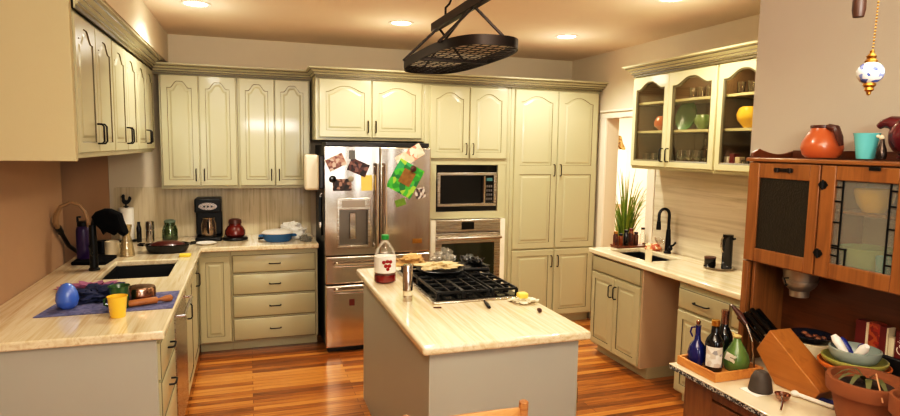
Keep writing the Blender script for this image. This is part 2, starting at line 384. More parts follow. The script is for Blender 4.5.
# ------------------------------------------------------------------ room shell
ZC = 2.71; YW = 5.87; XR = 3.35
struct('floor', MB().box(-4.5, -3, -.06, 7.5, 9, 0), FLOOR)
struct('ceiling', MB().box(-4.5, -3, ZC, 7.5, 9, ZC+.06), CEIL)
struct('wall_back', MB().box(-1.155, YW, 0, 3.5, YW+.12, ZC), WALL)
struct('wall_back_brown', MB().box(-4.4, YW, 0, -1.157, YW+.12, ZC), BROWND)
struct('wall_left', MB().box(-1.36, -2.9, 0, -1.238, 4.80, 1.683).box(-1.36, -2.9, 1.683, -1.238, 3.12, ZC), BROWN)
mb = MB()
WIN = [(-2.6, -.7), (.85, 2.1)]; xx = [-4.5, -2.6, -.7, .85, 2.1, 2.31]
mb.box(-4.5, -3, 0, 2.31, -2.9, .85).box(-4.5, -3, 2.25, 2.31, -2.9, ZC)
for a_, b_ in ((-4.5,-2.6), (-.7,.85), (2.1,2.31)): mb.box(a_, -3, .85, b_, -2.9, 2.25)
struct('wall_front', mb, GREIGE)
for n_, (a_, b_) in enumerate(WIN):
    mb = MB()
    for x_ in (a_, b_-.05, (a_+b_)/2-.025): mb.box(x_, -2.96, .85, x_+.05, -2.9, 2.25)
    mb.box(a_, -2.96, .85, b_, -2.9, .90).box(a_, -2.96, 2.20, b_, -2.9, 2.25)
    fr_o = struct('window_%d' % (n_+1), mb, WHITE)
struct('wall_left_outer', MB().box(-4.5, -3, 0, -4.4, 6, ZC), BROWND)
struct('wall_bulkhead', MB().box(-2.2, 3.12, 1.68, -.742, 3.163, ZC), CREAM, .004)
struct('wall_soffit', MB().box(-2.2, 3.165, 2.457, -.652, YW, ZC).box(-2.2, 3.165, 1.69, -1.07, YW-.002, 2.457), WALL)
# right wall with the doorway next to the pantry
struct('wall_right', MB().box(XR, 5.14, 0, XR+.13, YW+.12, ZC).box(XR, 4.46, 2.07, XR+.13, 5.14, ZC).box(XR, 2.3, 0, XR+.13, 4.46, ZC), WALL)
struct('wall_front_right', MB().box(2.30, -2.9, 0, XR+.13, 2.3, ZC), GREIGE, .004)
mb = MB()
mb.box(XR-.022, 4.355, .92, XR, 4.46, 2.07).box(XR-.022, 5.14, 0, XR, 5.225, 2.07).box(XR-.022, 4.355, 2.07, XR, 5.225, 2.125).box(XR-.04, 4.335, 2.125, XR, 5.225, 2.145)
struct('trim_1', mb, WHITE, .004)
struct('wall_far_room', MB().box(3.5, 8.2, 0, 7.4, 8.3, ZC).box(7.3, 3, 0, 7.4, 8.2, ZC).box(3.5, 3.1, 0, 7.4, 3.2, ZC), mat('pale pink wall paint', (246,230,204), .9, var=.02))
struct('wall_far_room_left', MB().box(XR+.01, 5.99+.01, 0, XR+.12, 8.2, ZC), WHITE)
# backsplashes
struct('trim_2', MB().prism([(-1.12,.92),(.56,.92),(.56,1.372),(-1.10,1.372),(-1.113,1.367),(-1.12,1.355)], 1, 5.848, 5.868), BSP)
struct('trim_3', MB().box(XR-.016, 2.305, .922, XR-.001, 4.35, 1.612), BSR)
crown('trim_4', '+x', (-.735, 3.166, 2.378), 2.37)
crown('trim_5', '-y', (-.735, 5.54, 2.34), 1.30)
crown('trim_6', '-y', (.559, 5.233, 2.34), 2.75, ret0=.30, ret1=.55)
crown('trim_7', '-x', (3.036, 4.29, 2.37), 1.96, ret0=.3, mats=[CABD, GLZ])

# ------------------------------------------------------------------ upper cabinets
def upper(label, face, o, W, D, H, doors, arch, name='wall_cabinet', pw=.8, mats=(CAB, GLZ), stile=.012):
    """o = bottom-left corner of the front face seen from the front; doors = list of (u0,u1,handle side)"""
    M = frame(face, o)
    cab = T(name, label, 'cabinet', tuple(M @ Vector((W/2, 0, -D/2))))
    mb = MB(); mb.T = M; mb.box(0, 0, -D, W, H, -.021); mb.T = None; obj('carcass', mb, list(mats), cab, .003)
    M2 = frame(face, M @ Vector((0, 0, -.02)))
    for u0, u1, hs in doors:
        hu = None if hs is None else (u1-.03 if hs > 0 else u0+.03)
        door(cab, M2, u0, u1, .025, H-.022, arch, hu, .07, pw=pw, mats=list(mats), fw=.05 if pw > .7 else .058)
    return cab
for i, lb in enumerate(['pale green wall cabinet over the sink nearest the cream bulkhead panel', 'middle pale green wall cabinet of the three along the left wall', 'pale green left wall cabinet tucked into the back corner']):
    y0 = 3.166+i*.79
    upper(lb, '+x', (-.735, y0, 1.69), .788, .33, .685, [(.008,.391,1), (.397,.78,-1)], .055, pw=.75)
for (x0, x1, lb) in ((-.70, -.086, 'tall pale green wall cabinet with two arched doors above the coffee maker'), (-.084, .53, 'tall pale green wall cabinet with two arched doors beside the fridge')):
    w = x1-x0; upper(lb, '-y', (x0, 5.54, 1.377), w, .325, .975, [(.014, w/2-.003, 1), (w/2+.003, w-.01, -1)], .055, pw=.75)
upper('wide pale green cabinet with two arched doors above the fridge', '-y', (.545, 5.233, 1.81), .963, .63, .542, [(.03, .478, 1), (.486, .935, -1)], .05, pw=.6)
# oven tower
ot = T('oven_tower', 'tall green cabinet tower holding the microwave and wall oven', 'cabinet', (1.935, 5.54, 0))
mb = MB(); Y0, Y1 = 5.253, 5.862
for b in ((1.51,.0,1.545,2.35), (2.326,.0,2.36,2.35)): mb.box(b[0], Y0, b[1], b[2], Y1, b[3])
mb.box(1.545, Y0, 2.31, 2.326, Y1, 2.35).box(1.545, Y0, 1.605, 2.326, Y1, 2.31).box(1.545, Y0, 1.10, 2.326, Y1, 1.165).box(1.545, Y0, 1.165, 1.63, Y0+.3, 1.605).box(2.243, Y0, 1.165, 2.326, Y0+.3, 1.605)
mb.box(1.545, 5.85, 0, 2.326, Y1, 1.605).box(1.545, Y0, .09, 2.326, Y1, .36).box(1.545, 5.32, 0, 2.326, Y1, .09).box(1.545, Y0, .36, 1.572, Y1, 1.10).box(2.318, Y0, .36, 2.326, Y1, 1.10)
obj('carcass', mb, CAB, ot, .003)
M = frame('-y', (0, Y0, 0))
door(ot, M, 1.56, 1.936, 1.66, 2.315, .055, 1.906, 1.70, pw=.6); door(ot, M, 1.944, 2.318, 1.66, 2.315, .055, 1.974, 1.70, pw=.6)
drawer(ot, M, 1.56, 2.318, .11, .345)
# pantry
pt = T('pantry_cabinet', 'full height green pantry cabinet with four doors in the back corner', 'cabinet', (2.835, 5.54, 0))
obj('carcass', MB().box(2.362, Y0, .09, 3.315, Y1, 2.35).box(2.362, 5.32, 0, 3.315, Y1, .09), CAB, pt, .003)
for u0, u1, hu in ((2.40, 2.852, 2.822), (2.862, 3.296, 2.892)):
    door(pt, M, u0, u1, .785, 2.315, panels=[(.845, 1.515, 0), (1.60, 2.257, .055)], hu=hu, hv=1.5, hl=.11, pw=.6)
    door(pt, M, u0, u1, .105, .772, 0, hu, .60, hl=.11)

# ------------------------------------------------------------------ base cabinets, back and peninsula
bc = T('corner_base_cabinet', 'single door green base cabinet in the corner under the coffee maker', 'cabinet', (-.27, 5.55, 0))
obj('carcass', MB().box(-.415, 5.27, .09, -.157, 5.84, .878).box(-.415, 5.34, 0, -.157, 5.84, .09), CAB, bc, .003)
M = frame('-y', (0, 5.27, 0))
door(bc, M, -.405, -.165, .10, .835, 0, fw=.05)
ds = T('drawer_base_cabinet', 'green base cabinet with four wide drawers left of the fridge', 'cabinet', (.2, 5.55, 0))
obj('carcass', MB().box(-.155, 5.27, .09, .556, 5.84, .878).box(-.155, 5.34, 0, .556, 5.84, .09), CAB, ds, .003)
for z0, z1 in ((.684,.835), (.497,.672), (.301,.485), (.100,.289)): drawer(ds, M, -.145, .535, z0, z1)
XP = -.42
M = frame('+x', (XP, 0, 0))
pd = T('peninsula_drawer_cabinet', 'near end of the sink peninsula with plain pale end panel and drawers', 'cabinet', (-.8, 3.2, 0))
obj('carcass', MB().box(-1.234, 2.975, .09, XP, 3.52, .878).box(-1.234, 2.975, 0, XP-.07, 3.52, .09), CAB, pd, .003)
obj('end_panel', MB().box(-1.236, 2.95, 0, XP+.004, 2.973, .878), PANEL, pd, .002)
for z0, z1 in ((.665,.84), (.47,.65), (.10,.455)): drawer(pd, M, 2.99, 3.50, z0, z1)
dw = T('dishwasher', 'stainless dishwasher under the peninsula between drawers and sink cabinet', 'dishwasher', (-.7, 3.82, 0))
obj('tub', MB().box(-1.2, 3.53, .10, XP-.01, 4.115, .875).box(-1.2, 3.53, 0, XP-.08, 4.115, .10), DKS, dw)
obj('door', MB().box(XP-.008, 3.535, .11, XP+.022, 4.110, .87), SSH, dw, .004)
obj('handle', MB().tube([(XP+.022,3.60,.80),(XP+.06,3.60,.80),(XP+.06,4.05,.80),(XP+.022,4.05,.80)], .009), CHR, dw)
sc_ = T('sink_base_cabinet', 'green sink cabinet with two doors under the black peninsula sink', 'cabinet', (-.8, 4.6, 0))
mb = MB()
for b in ((4.122,4.130), (5.05,5.07)): mb.box(-1.234, b[0], .09, XP, b[1], .875)
mb.box(-1.234, 4.13, .09, XP, 5.05, .12).box(-1.234, 4.122, 0, XP-.07, 5.07, .09).box(XP-.02, 4.13, .84, XP, 5.05, .875).box(-1.234, 4.13, .12, -1.22, 5.05, .875)
mb.box(-1.234, 5.07, .09, XP, 5.84, .875).box(-1.234, 5.07, 0, XP-.07, 5.84, .09)
obj('carcass', mb, CAB, sc_, .003)
door(sc_, M, 4.14, 4.595, .105, .84, 0, 4.18, .62); door(sc_, M, 4.605, 5.05, .105, .84, 0, 4.87, .68)
# worktop
mb = MB().cells([-1.236, -.91, -.505, -.378, .562], [2.92, 4.14, 4.75, 5.21, 5.846], .879, .919, {(1,1), (3,0), (3,1), (3,2)})
tag(obj('peninsula_countertop', mb, CTR, None, .008, segs=3), 'L shaped veined beige stone countertop over the peninsula and back cabinets', 'countertop')
sk = MB()
def basin(mb, x0, y0, x1, y1, zt, zb, t=.012):
    mb.box(x0-t, y0-t, zb-t, x1+t, y1+t, zb); mb.box(x0-t, y0-t, zb, x0, y1+t, zt).box(x1, y0-t, zb, x1+t, y1+t, zt).box(x0, y0-t, zb, x1, y0, zt).box(x0, y1, zb, x1, y1+t, zt)
basin(sk, -.905, 4.145, -.51, 4.745, .877, .70)
s1 = T('kitchen_sink', 'black undermount sink in the peninsula countertop', 'sink', (-.71, 4.445, .69)); obj('basin', sk, SINK, s1); obj('drain', MB().lathe((-.71, 4.445, .7005), [(.0,0),(.045,0),(.045,.003),(.03,.004),(0,.002)], 20), CHR, s1)

# ------------------------------------------------------------------ refrigerator
fr = T('refrigerator', 'stainless french door refrigerator with photos stuck on its doors', 'refrigerator', (1.045, 5.4, 0))
FX0, FX1, FY = .592, 1.502, 4.997
obj('body', MB().box(FX0+.005, 5.072, .04, FX1-.008, 5.78, 1.765).box(FX0+.02, 5.05, .0, FX1-.02, 5.7, .045).box(FX0+.01, 5.03, 1.762, FX1-.01, 5.3, 1.795), DKS, fr, .004)
def fdoor(name, x0, x1, z0, z1):
    mb = MB(); mb.box(x0, FY, z0, x1, 5.068, z1); return obj(name, mb, SS, fr, .012, segs=3)
mb = MB().cells([FX0, .69, .965, 1.044], [0,1,2,3], 0, 1, set())
ld = MB()
for b in ((FX0,.69,.848,1.755), (.965,1.044,.848,1.755), (.69,.965,.848,.905), (.69,.965,1.325,1.755)): ld.box(b[0], FY, b[2], b[1], 5.068, b[3])
ld.box(.69, 5.05, .905, .965, 5.068, 1.325)
left_door = obj('door', ld, SS, fr)
right_door = fdoor('door', 1.052, FX1, .848, 1.755)
dsp = MB(); 
for b in ((.69,.706,.905,1.325), (.949,.965,.905,1.325), (.706,.949,.905,.925), (.706,.949,1.23,1.325)): dsp.box(b[0], FY-.004, b[2], b[1], FY+.03, b[3])
disp = obj('dispenser', dsp, SSH, left_door, .003)
obj('recess', MB().box(.706, FY+.045, .925, .949, FY+.052, 1.23).box(.706, FY+.005, .925, .71, FY+.05, 1.23).box(.945, FY+.005, .925, .949, FY+.05, 1.23), mat('dispenser grey cavity', (120,112,100), .25, .6), disp)
obj('paddle', MB().box(.80, FY+.02, .98, .85, FY+.03, 1.2), CHR, disp, .004)
obj('display', MB().box(.73, FY-.006, 1.25, .925, FY-.003, 1.31), mat('dim grey display', (150,140,126), .2), disp)
md = fdoor('drawer', FX0, FX1, .60, .838); bd = fdoor('drawer', FX0, FX1, .05, .588)
def bar(p0, p1, r, off, m=CHR):
    p0, p1 = Vector(p0), Vector(p1); d = Vector((0, off, 0)); e = (p1-p0).normalized()*.03
    return MB().tube([p0+e, p0+e-d], r*.7).tube([p1-e, p1-e-d], r*.7).tube([p0-d, p1-d], r, 10)
obj('handle', bar((1.015, FY, .90), (1.015, FY, 1.62), .016, .055), CHR, left_door); obj('handle', bar((1.085, FY, .90), (1.085, FY, 1.62), .016, .055), CHR, right_door)
obj('handle', bar((.66, FY, .772), (1.43, FY, .772), .017, .055), CHR, md); obj('handle', bar((.66, FY, .548), (1.43, FY, .548), .017, .055), CHR, bd)
obj('badge', MB().box(1.34, FY-.004, .925, 1.425, FY, .965), BRASS, right_door, .002)
obj('badge', MB().box(.79, FY-.004, .41, .835, FY, .465), mat('dark red badge', (110,40,30), .4), bd, .002)
def stuck(name, label, cat, cx, cz, w, h, rot, m, group=None, y=FY-.0015, border=None):
    M = Matrix.Translation((cx, y, cz)) @ Matrix.Rotation(-rot, 4, 'Y')
    mb = MB(); mb.T = M; mb.box(-w/2, -.0015, -h/2, w/2, 0, h/2, 0)
    ms = [m]
    if border: mb.box(-w/2-.006, -.001, -h/2-.006, w/2+.006, .0005, h/2+.006, 1); ms.append(border)
    mb.T = None
    return tag(obj(name, mb, ms), label, cat, group)
PH1 = patchy('faded portrait print', [(170,130,116),(120,80,76),(196,170,156),(90,60,60),(150,110,100)], 40)
PH2 = patchy('dark group print', [(40,26,30),(84,48,44),(120,84,76),(30,20,24),(60,40,50)], 40)
PH3 = patchy('people print', [(30,24,24),(60,40,36),(150,116,100),(24,20,22),(90,50,40)], 45)
stuck('photo_print', 'faded photo print tilted on the left fridge door, left of the clip', 'photo', .682, 1.628, .15, .10, .45, PH1, 'photos on the fridge', border=PAPER)
stuck('photo_print', 'dark photo print tilted right on the fridge, right of the clip', 'photo', .868, 1.585, .165, .11, -.4, PH2, 'photos on the fridge', y=FY-.004)
stuck('photo_print', 'dark photo print hanging straight below two round magnets', 'photo', .733, 1.44, .155, .10, 0, PH3, 'photos on the fridge')
stuck('sticky_note', 'yellow note on the left fridge door beside the handle', 'note', .938, 1.455, .095, .13, .02, mat('yellow paper', (226,194,104), .8))
stuck('greeting_card', 'cream pink card tilted at the top of the right fridge door', 'card', 1.31, 1.685, .25, .11, .55, patchy('pink flower card', [(230,206,180),(224,190,160),(236,216,190),(210,130,110)], 26))
stuck('childs_drawing', 'large green picture tilted on the right fridge door', 'drawing', 1.272, 1.49, .24, .27, -.5, patchy('green drawing print', [(40,140,40),(70,170,50),(24,110,50),(150,190,60),(50,150,90)], 22), y=FY-.004)
stuck('leaf_cutout', 'brown and green leaf shape at the centre of the green picture', 'cutout', 1.285, 1.50, .11, .13, -.5, mat('brown leaf paper', (130,92,40), .8, var=.4, vscale=40), y=FY-.0065)
stuck('photo_print', 'small black and white photo at the lower right of the green picture', 'photo', 1.405, 1.365, .09, .09, .25, patchy('grey snapshot', [(200,190,180),(60,50,50),(150,130,120)], 50), 'photos on the fridge')
stuck('leaf_cutout', 'small green paper cutout below the green picture', 'cutout', 1.23, 1.285, .09, .06, .3, mat('green paper', (100,130,40), .8, var=.4, vscale=50))
stuck('magnet_clip', 'grey magnet clip between the two tilted photos', 'magnet', .815, 1.69, .05, .075, 0, mat('grey plastic', (90,88,84), .4), y=FY-.006)
def disc(x, z, r, m, lb, y=FY-.001):
    mb = MB(); mb.T = Matrix.Translation((x, y, z)) @ Matrix.Rotation(PI/2, 4, 'X'); mb.lathe((0,0,0), [(0,0),(r,0),(r,.006),(r*.8,.009),(0,.009)], 18); mb.T = None
    tag(obj('round_magnet', mb, m), lb, 'magnet', 'round magnets on the fridge')
disc(.654, 1.488, .030, BLKG, 'black round magnet left of the photo of people'); disc(.805, 1.49, .024, mat('grey magnet', (150,140,120), .4), 'grey round magnet right of the photo of people'); disc(1.34, 1.575, .028, DKBR, 'dark round magnet at the top of the green picture', y=FY-.009)
hd = T('paper_towel_dispenser', 'white rounded box hanging on the black fridge side', 'dispenser', (.50, 5.12, 1.39))
obj('cover', MB().box(.44, 5.08, 1.39, .555, 5.2, 1.685), mat('off white plastic', (226,212,184), .4), hd, .02, segs=4); obj('back_plate', MB().box(.556, 5.085, 1.40, .596, 5.19, 1.68), DKS, hd, .008)
ks = T('hanging_keys', 'bunch of dark keys and tags hanging on the fridge side below the white box', 'keys', (.575, 5.13, .98))
obj('hook', MB().tube([(.594,5.13,1.36),(.575,5.13,1.36),(.565,5.13,1.34),(.575,5.13,1.325)], .004, 6), CHR, ks)
for i in range(4): obj('key', MB().box(.552+.004*i, 5.10+.02*i, 1.12-.05*(i % 2), .572+.004*i, 5.112+.02*i, 1.33), [BLK, CHR, BLKR, BLK][i], ks, .003)
obj('lanyard', MB().tube([(.575,5.14,1.33),(.58,5.15,1.15),(.582,5.14,1.0)], .009, 6), BLKR, ks)

# ------------------------------------------------------------------ microwave and oven
mw = T('microwave', 'built in stainless microwave in the tower above the oven', 'microwave', (1.936, 5.4, 1.166))
obj('casing', MB().box(1.636, 5.275, 1.167, 2.238, 5.55, 1.60), BLKG, mw)
obj('bezel', MB().box(1.645, 5.255, 1.215, 2.232, 5.274, 1.24).box(1.645, 5.255, 1.505, 2.232, 5.274, 1.53).box(1.645, 5.255, 1.24, 1.672, 5.274, 1.505).box(2.205, 5.255, 1.24, 2.232, 5.274, 1.505), SSH, mw, .003)
dr = obj('door', MB().box(1.673, 5.262, 1.241, 2.08, 5.274, 1.504), BLKG, mw, .003)
obj('handle', bar((2.098, 5.262, 1.245), (2.098, 5.262, 1.50), .011, .03), CHR, dr)
kp = obj('control_panel', MB().box(2.115, 5.262, 1.241, 2.204, 5.274, 1.504), BLKG, mw, .003)
obj('display', MB().box(2.13, 5.260, 1.45, 2.19, 5.2625, 1.48), mat('teal display', (70,110,110), .2), kp)
for r in range(4):
    for c in range(3): obj('button', MB().box(2.130+c*.022, 5.260, 1.27+r*.04, 2.146+c*.022, 5.2625, 1.292+r*.04), mat('grey key', (96,92,88), .4) if r+c == 0 else bpy.data.materials['grey key'], kp)
ov = T('wall_oven', 'stainless wall oven with dark glass door below the microwave', 'oven', (1.945, 5.5, .37))
obj('frame', MB().box(1.573, 5.225, .37, 1.622, 5.3, 1.092).box(2.270, 5.225, .37, 2.317, 5.3, 1.092).box(1.622, 5.242, .37, 2.270, 5.3, .40).box(1.58, 5.3, .375, 2.31, 5.8, 1.085), mat('pale oven frame', (240,230,208), .3, 0), ov, .003)
cp = obj('control_panel', MB().box(1.624, 5.226, .978, 2.268, 5.3, 1.092), SSH, ov, .006)
obj('display', MB().box(1.875, 5.2255, 1.0, 2.0, 5.229, 1.07), BLKG, cp)
od = obj('door', MB().box(1.624, 5.222, .41, 1.68, 5.298, .965).box(2.21, 5.222, .41, 2.268, 5.298, .965).box(1.68, 5.222, .87, 2.21, 5.298, .965).box(1.68, 5.222, .41, 2.21, 5.298, .47), SSH, ov, .003)
obj('window', MB().box(1.68, 5.228, .47, 2.21, 5.28, .87), OVENG, od); obj('handle', bar((1.63, 5.222, .925), (2.26, 5.222, .925), .014, .05), CHR, od)

# ------------------------------------------------------------------ island
ib = T('kitchen_island', 'pale grey green island base cabinet in the middle of the kitchen', 'island', (1.1, 3.2, 0))
obj('carcass', MB().box(.735, 2.435, 0, 1.478, 4.03, .874), PANEL, ib, .003)
for z0, z1 in ((.66,.84), (.12,.645)):
    M = frame('+x', (1.478, 0, 0))
    for y0 in (2.46, 3.25): 
        if z0 > .5: drawer(ib, M, y0, y0+.765, z0, z1)
        else: door(ib, M, y0, y0+.765, z0, z1, 0, y0+.06, .5)
tag(obj('island_countertop', MB().box(.692, 2.385, .876, 1.518, 4.085, .919), CTR, None, .014, segs=4), 'rounded edge veined beige stone top on the island', 'countertop')
ck = T('gas_cooktop', 'black gas cooktop with steel rim set into the island top', 'cooktop', (1.2, 3.5, .919))
CX0, CX1, CY0, CY1 = .935, 1.475, 3.03, 3.92
obj('tray', MB().box(CX0, CY0, .9195, CX1, CY1, .930), SSH, ck, .004)
obj('glass_panel', MB().box(CX0+.02, CY0+.03, .930, CX1-.02, CY1-.02, .934), BLKG, ck)
for i, (bx, by, br) in enumerate(((1.08,3.25,.05), (1.34,3.25,.042), (1.2,3.51,.062), (1.08,3.77,.045), (1.34,3.77,.05))):
    bn = obj('burner', MB().lathe((bx, by, .934), [(0,0),(br+.02,0),(br+.02,.006),(br,.010),(br,.022),(br*.8,.026),(0,.027)], 20), BLK, ck)
for gx in (CX0+.035, 1.125, 1.30):
    for gy in (CY0+.045, CY0+.455):
        x1, y1 = gx+.145, gy+.385; mb = MB()
        for x in (gx, x1): mb.box(x-.006, gy, .962, x+.006, y1, .976)
        for y in (gy, y1): mb.box(gx, y-.006, .962, x1, y+.006, .976)
        for k in range(1, 4): mb.box(gx, gy+k*.096-.005, .964, x1, gy+k*.096+.005, .978)
        mb.box((gx+x1)/2-.005, gy, .964, (gx+x1)/2+.005, y1, .978)
        for x in (gx, x1):
            for y in (gy, y1): mb.box(x-.008, y-.008, .934, x+.008, y+.008, .97)
        obj('grate', mb, BLK, ck, .002)
for k in range(5): obj('knob', MB().lathe((1.443, 3.22+k*.12, .934), [(0,0),(.019,0),(.017,.02),(.0,.022)], 14), BLK, ck)

# ------------------------------------------------------------------ right run
XF = 2.80
rs = T('sink_base_cabinet', 'olive green sink cabinet with two doors beside the open dishwasher bay', 'cabinet', (3.07, 4.1, 0))
mb = MB(); mb.box(XF+.02, 3.757, .09, 3.34, 3.775, .875, 1).box(XF+.02, 4.43, .09, 3.34, 4.45, .875).box(XF+.02, 3.775, .09, 3.34, 4.43, .12).box(XF+.09, 3.757, 0, 3.34, 4.45, .09)
mb.box(XF+.02, 3.775, .12, XF+.038, 4.43, .875).box(3.325, 3.775, .12, 3.34, 4.43, .875)
obj('carcass', mb, [CAB, TAN], rs, .002)
M = frame('-x', (XF+.02, 0, 0))
drawer(rs, M, -4.44, -3.775, .735, .862, handle=False, name='false_drawer_front')
door(rs, M, -4.44, -4.113, .105, .722, 0, -4.143, .56, fw=.05); door(rs, M, -4.106, -3.775, .105, .722, 0, -4.076, .56, fw=.05)
r2 = T('drawer_base_cabinet', 'olive green base cabinet with one drawer beyond the oak hutch', 'cabinet', (3.07, 2.9, 0))
mb = MB(); mb.box(XF+.02, 2.31, .09, 3.34, 3.358, .878).box(XF+.09, 2.31, 0, 3.34, 3.358, .09); obj('carcass', mb, CAB, r2, .003)
for y0, y1 in ((2.88, 3.345), (2.40, 2.865)):
    drawer(r2, M, -y1, -y0, .69, .83, hl=.13); door(r2, M, -y1, -y0, .105, .675, 0, fw=.055)
tag(obj('right_countertop', MB().cells([2.775, 2.90, 3.22, 3.345], [2.306, 3.80, 4.36, 4.475], .879, .919, {(1,1)}), CTR, None, .008, segs=3), 'veined beige stone countertop with bar sink along the right wall', 'countertop')
sk = MB(); basin(sk, 2.905, 3.805, 3.215, 4.355, .877, .72)
s2 = T('bar_sink', 'black undermount bar sink in the right countertop', 'sink', (3.06, 4.08, .708)); obj('basin', sk, SINK, s2); obj('drain', MB().lathe((3.06, 4.08, .7205), [(0,0),(.045,0),(.045,.003),(.03,.004),(0,.002)], 20), CHR, s2)
# glass door wall cabinets
def glass_door(cab, M, u0, u1, v0, v1, arch, hu=None):
    fw = .055; t = .02; mb = MB(); mb.T = M
    lp = lambda a, b, c, d, ar, w: [(p[0], p[1], w) for p in panel_loops(a, b, c, d, ar, pw=.8)]
    mb.loft([lp(u0+fw, u1-fw, v0+fw, v1-fw, arch, 0), lp(u0, u1, v0, v1, 0, 0), lp(u0, u1, v0, v1, 0, t-.005), lp(u0+.005, u1-.005, v0+.005, v1-.005, 0, t),
             lp(u0+fw-.012, u1-fw+.012, v0+fw-.012, v1-fw+.012, arch, t), lp(u0+fw, u1-fw, v0+fw, v1-fw, arch, t-.006), lp(u0+fw, u1-fw, v0+fw, v1-fw, arch, 0)], 0, True, False, False, ms=[0,0,0,0,1,1]); mb.T = None
    d = obj('door', mb, [CABD, GLZ], cab, smooth=12)
    mb = MB(); mb.T = M; mb.box(u0+fw-.008, v0+fw-.008, .004, u1-fw+.008, v1-fw+.008, .007); mb.T = None; obj('glass_pane', mb, GLASSC, d)
    if hu is not None: obj('handle', pull(M, hu, v0+.045, .1), BLK, d)
def glass_cab(label, y0, y1, doors):
    c = T('glass_wall_cabinet', label, 'cabinet', (3.2, (y0+y1)/2, 1.616)); x0, x1 = 3.056, 3.34; z0, z1 = 1.616, 2.37; t = .018
    mb = MB().box(x0, y0, z0, x1, y0+t, z1).box(x0, y1-t, z0, x1, y1, z1).box(x0, y0+t, z0, x1, y1-t, z0+.025).box(x0, y0+t, z1-.03, x1, y1-t, z1)
    obj('carcass', mb, CABD, c, .002); obj('back', MB().box(x1-.012, y0+t, z0+.025, x1, y1-t, z1-.03), INT, c)
    obj('lining', MB().box(x0+.02, y0+t, z0+.026, x1-.013, y0+t+.003, z1-.031).box(x0+.02, y1-t-.003, z0+.026, x1-.013, y1-t, z1-.031), INT, c)
    for z in (1.905, 2.135): obj('shelf', MB().box(x0+.02, y0+t+.004, z, x1-.014, y1-t-.004, z+.018), CABD, c)
    M = frame('-x', (x0, 0, 0))
    for a, b, h in doors: glass_door(c, M, -b, -a, z0+.02, z1-.018, .055, h)
glass_cab('cream wall cabinet with two arched glass doors beside the doorway', 3.357, 4.31, [(3.862, 4.302, -3.892), (3.365, 3.856, -3.826)])
glass_cab('cream glass door wall cabinet partly hidden by the grey wall end', 2.44, 3.353, [(2.905, 3.345, None), (2.45, 2.899, None)])

# ------------------------------------------------------------------ pots, dishes : generic lathe pieces
def lathe_thing(name, label, cat, c, prof, m, n=24, group=None, sx=1, sy=1, ms=None):
    mats = m if isinstance(m, list) else [m]
    return tag(obj(name, MB().lathe(c, prof, n, 0, sx, sy, ms), mats), label, cat, group)
def bowl_prof(r, h, foot=.5, t=.006):
    out = [(0,0),(r*foot,0),(r*foot,.004)]; N = 7
    out += [(r*foot+(r-r*foot)*math.sin(PI/2*k/N), .004+(h-.004)*(1-math.cos(PI/2*k/N))) for k in range(1, N+1)]
    inn = [(r*foot+(r-r*foot)*math.sin(PI/2*k/N)-t, max(.004+(h-.004)*(1-math.cos(PI/2*k/N)), .004)+.002) for k in range(N, 0, -1)]
    return out+inn+[(r*foot*.8, .009), (0, .008)]
def cup_prof(r0, r1, h, t=.003): return [(0,0),(r0,0),(r1,h),(r1-t,h),(r0-t,t*2),(0,t*2)]
lathe_thing('orange_bowl', 'orange round bowl on the middle shelf behind the first glass door', 'bowl', (3.17, 4.07, 1.924), [(0,0),(.03,0),(.07,.035),(.075,.065),(.06,.10),(.045,.115),(.04,.11),(.055,.09),(.06,.05),(0,.02)], ORANGE)
mb = MB(); mb.T = Matrix.Translation((3.25, 3.89, 2.035)) @ Matrix.Rotation(-PI/2+.18, 4, 'Y'); mb.lathe((0,0,0), [(0,0),(.07,0),(.115,.015),(.115,.02),(.07,.007),(0,.006)], 28); mb.T = None
tag(obj('dinner_plate', mb, mat('plate green glaze', (58,118,54), .25, coat=.3)), 'large dark green plate standing upright behind the second glass door', 'plate')
lathe_thing('green_bowl', 'small light green bowl beside the upright green plate', 'bowl', (3.15, 3.60, 1.924), [(0,0),(.03,0),(.062,.04),(.066,.075),(.052,.105),(.048,.10),(.058,.07),(0,.02)], GREEN)
lathe_thing('yellow_bowl', 'large yellow bowl on the shelf behind the third glass door', 'bowl', (3.16, 3.17, 1.924), [(0,0),(.04,0),(.082,.05),(.09,.09),(.076,.13),(.062,.14),(.058,.135),(.08,.09),(0,.02)], YELLOW)
first = None
def glass_row(spots, prof, name, label, cat, group, m=GLASSB):
    first = None
    for (x, y, z) in spots:
        if first is None: o = first = obj(name, MB().lathe((x, y, z), prof, 14), m)
        else: o = first.copy(); COL.objects.link(o); o.location = (x, y, z)
        tag(o, label, cat, group)
glass_row([(3.12, 4.20-.09*k, 1.642) for k in range(3)]+[(3.22, 4.18-.09*k, 1.642) for k in range(3)], cup_prof(.025,.032,.10), 'drinking_glass', 'clear drinking glass on the bottom shelf behind the first glass door', 'glass', 'glasses behind the first door')
glass_row([(3.12, 3.78-.085*k, 1.642) for k in range(4)], [(0,0),(.03,0),(.03,.003),(.005,.006),(.005,.05),(.035,.08),(.034,.13),(.032,.13),(.033,.082),(0,.056)], 'wine_glass', 'stemmed glass on the bottom shelf behind the second glass door', 'glass', 'stemmed glasses behind the second door')
glass_row([(3.24, 3.66, 1.642)], [(0,0),(.03,0),(.04,.05),(.03,.11),(.012,.16),(.012,.20),(.016,.215),(.01,.215),(.01,.16),(0,.02)], 'glass_decanter', 'clear decanter among the stemmed glasses in the wall cabinet', 'decanter', None)
glass_row([(3.12, 3.14-.09*k, 1.642) for k in range(3)], cup_prof(.03,.036,.07), 'glass_tumbler', 'short glass tumbler on the bottom shelf behind the third glass door', 'glass', 'tumblers behind the third door')
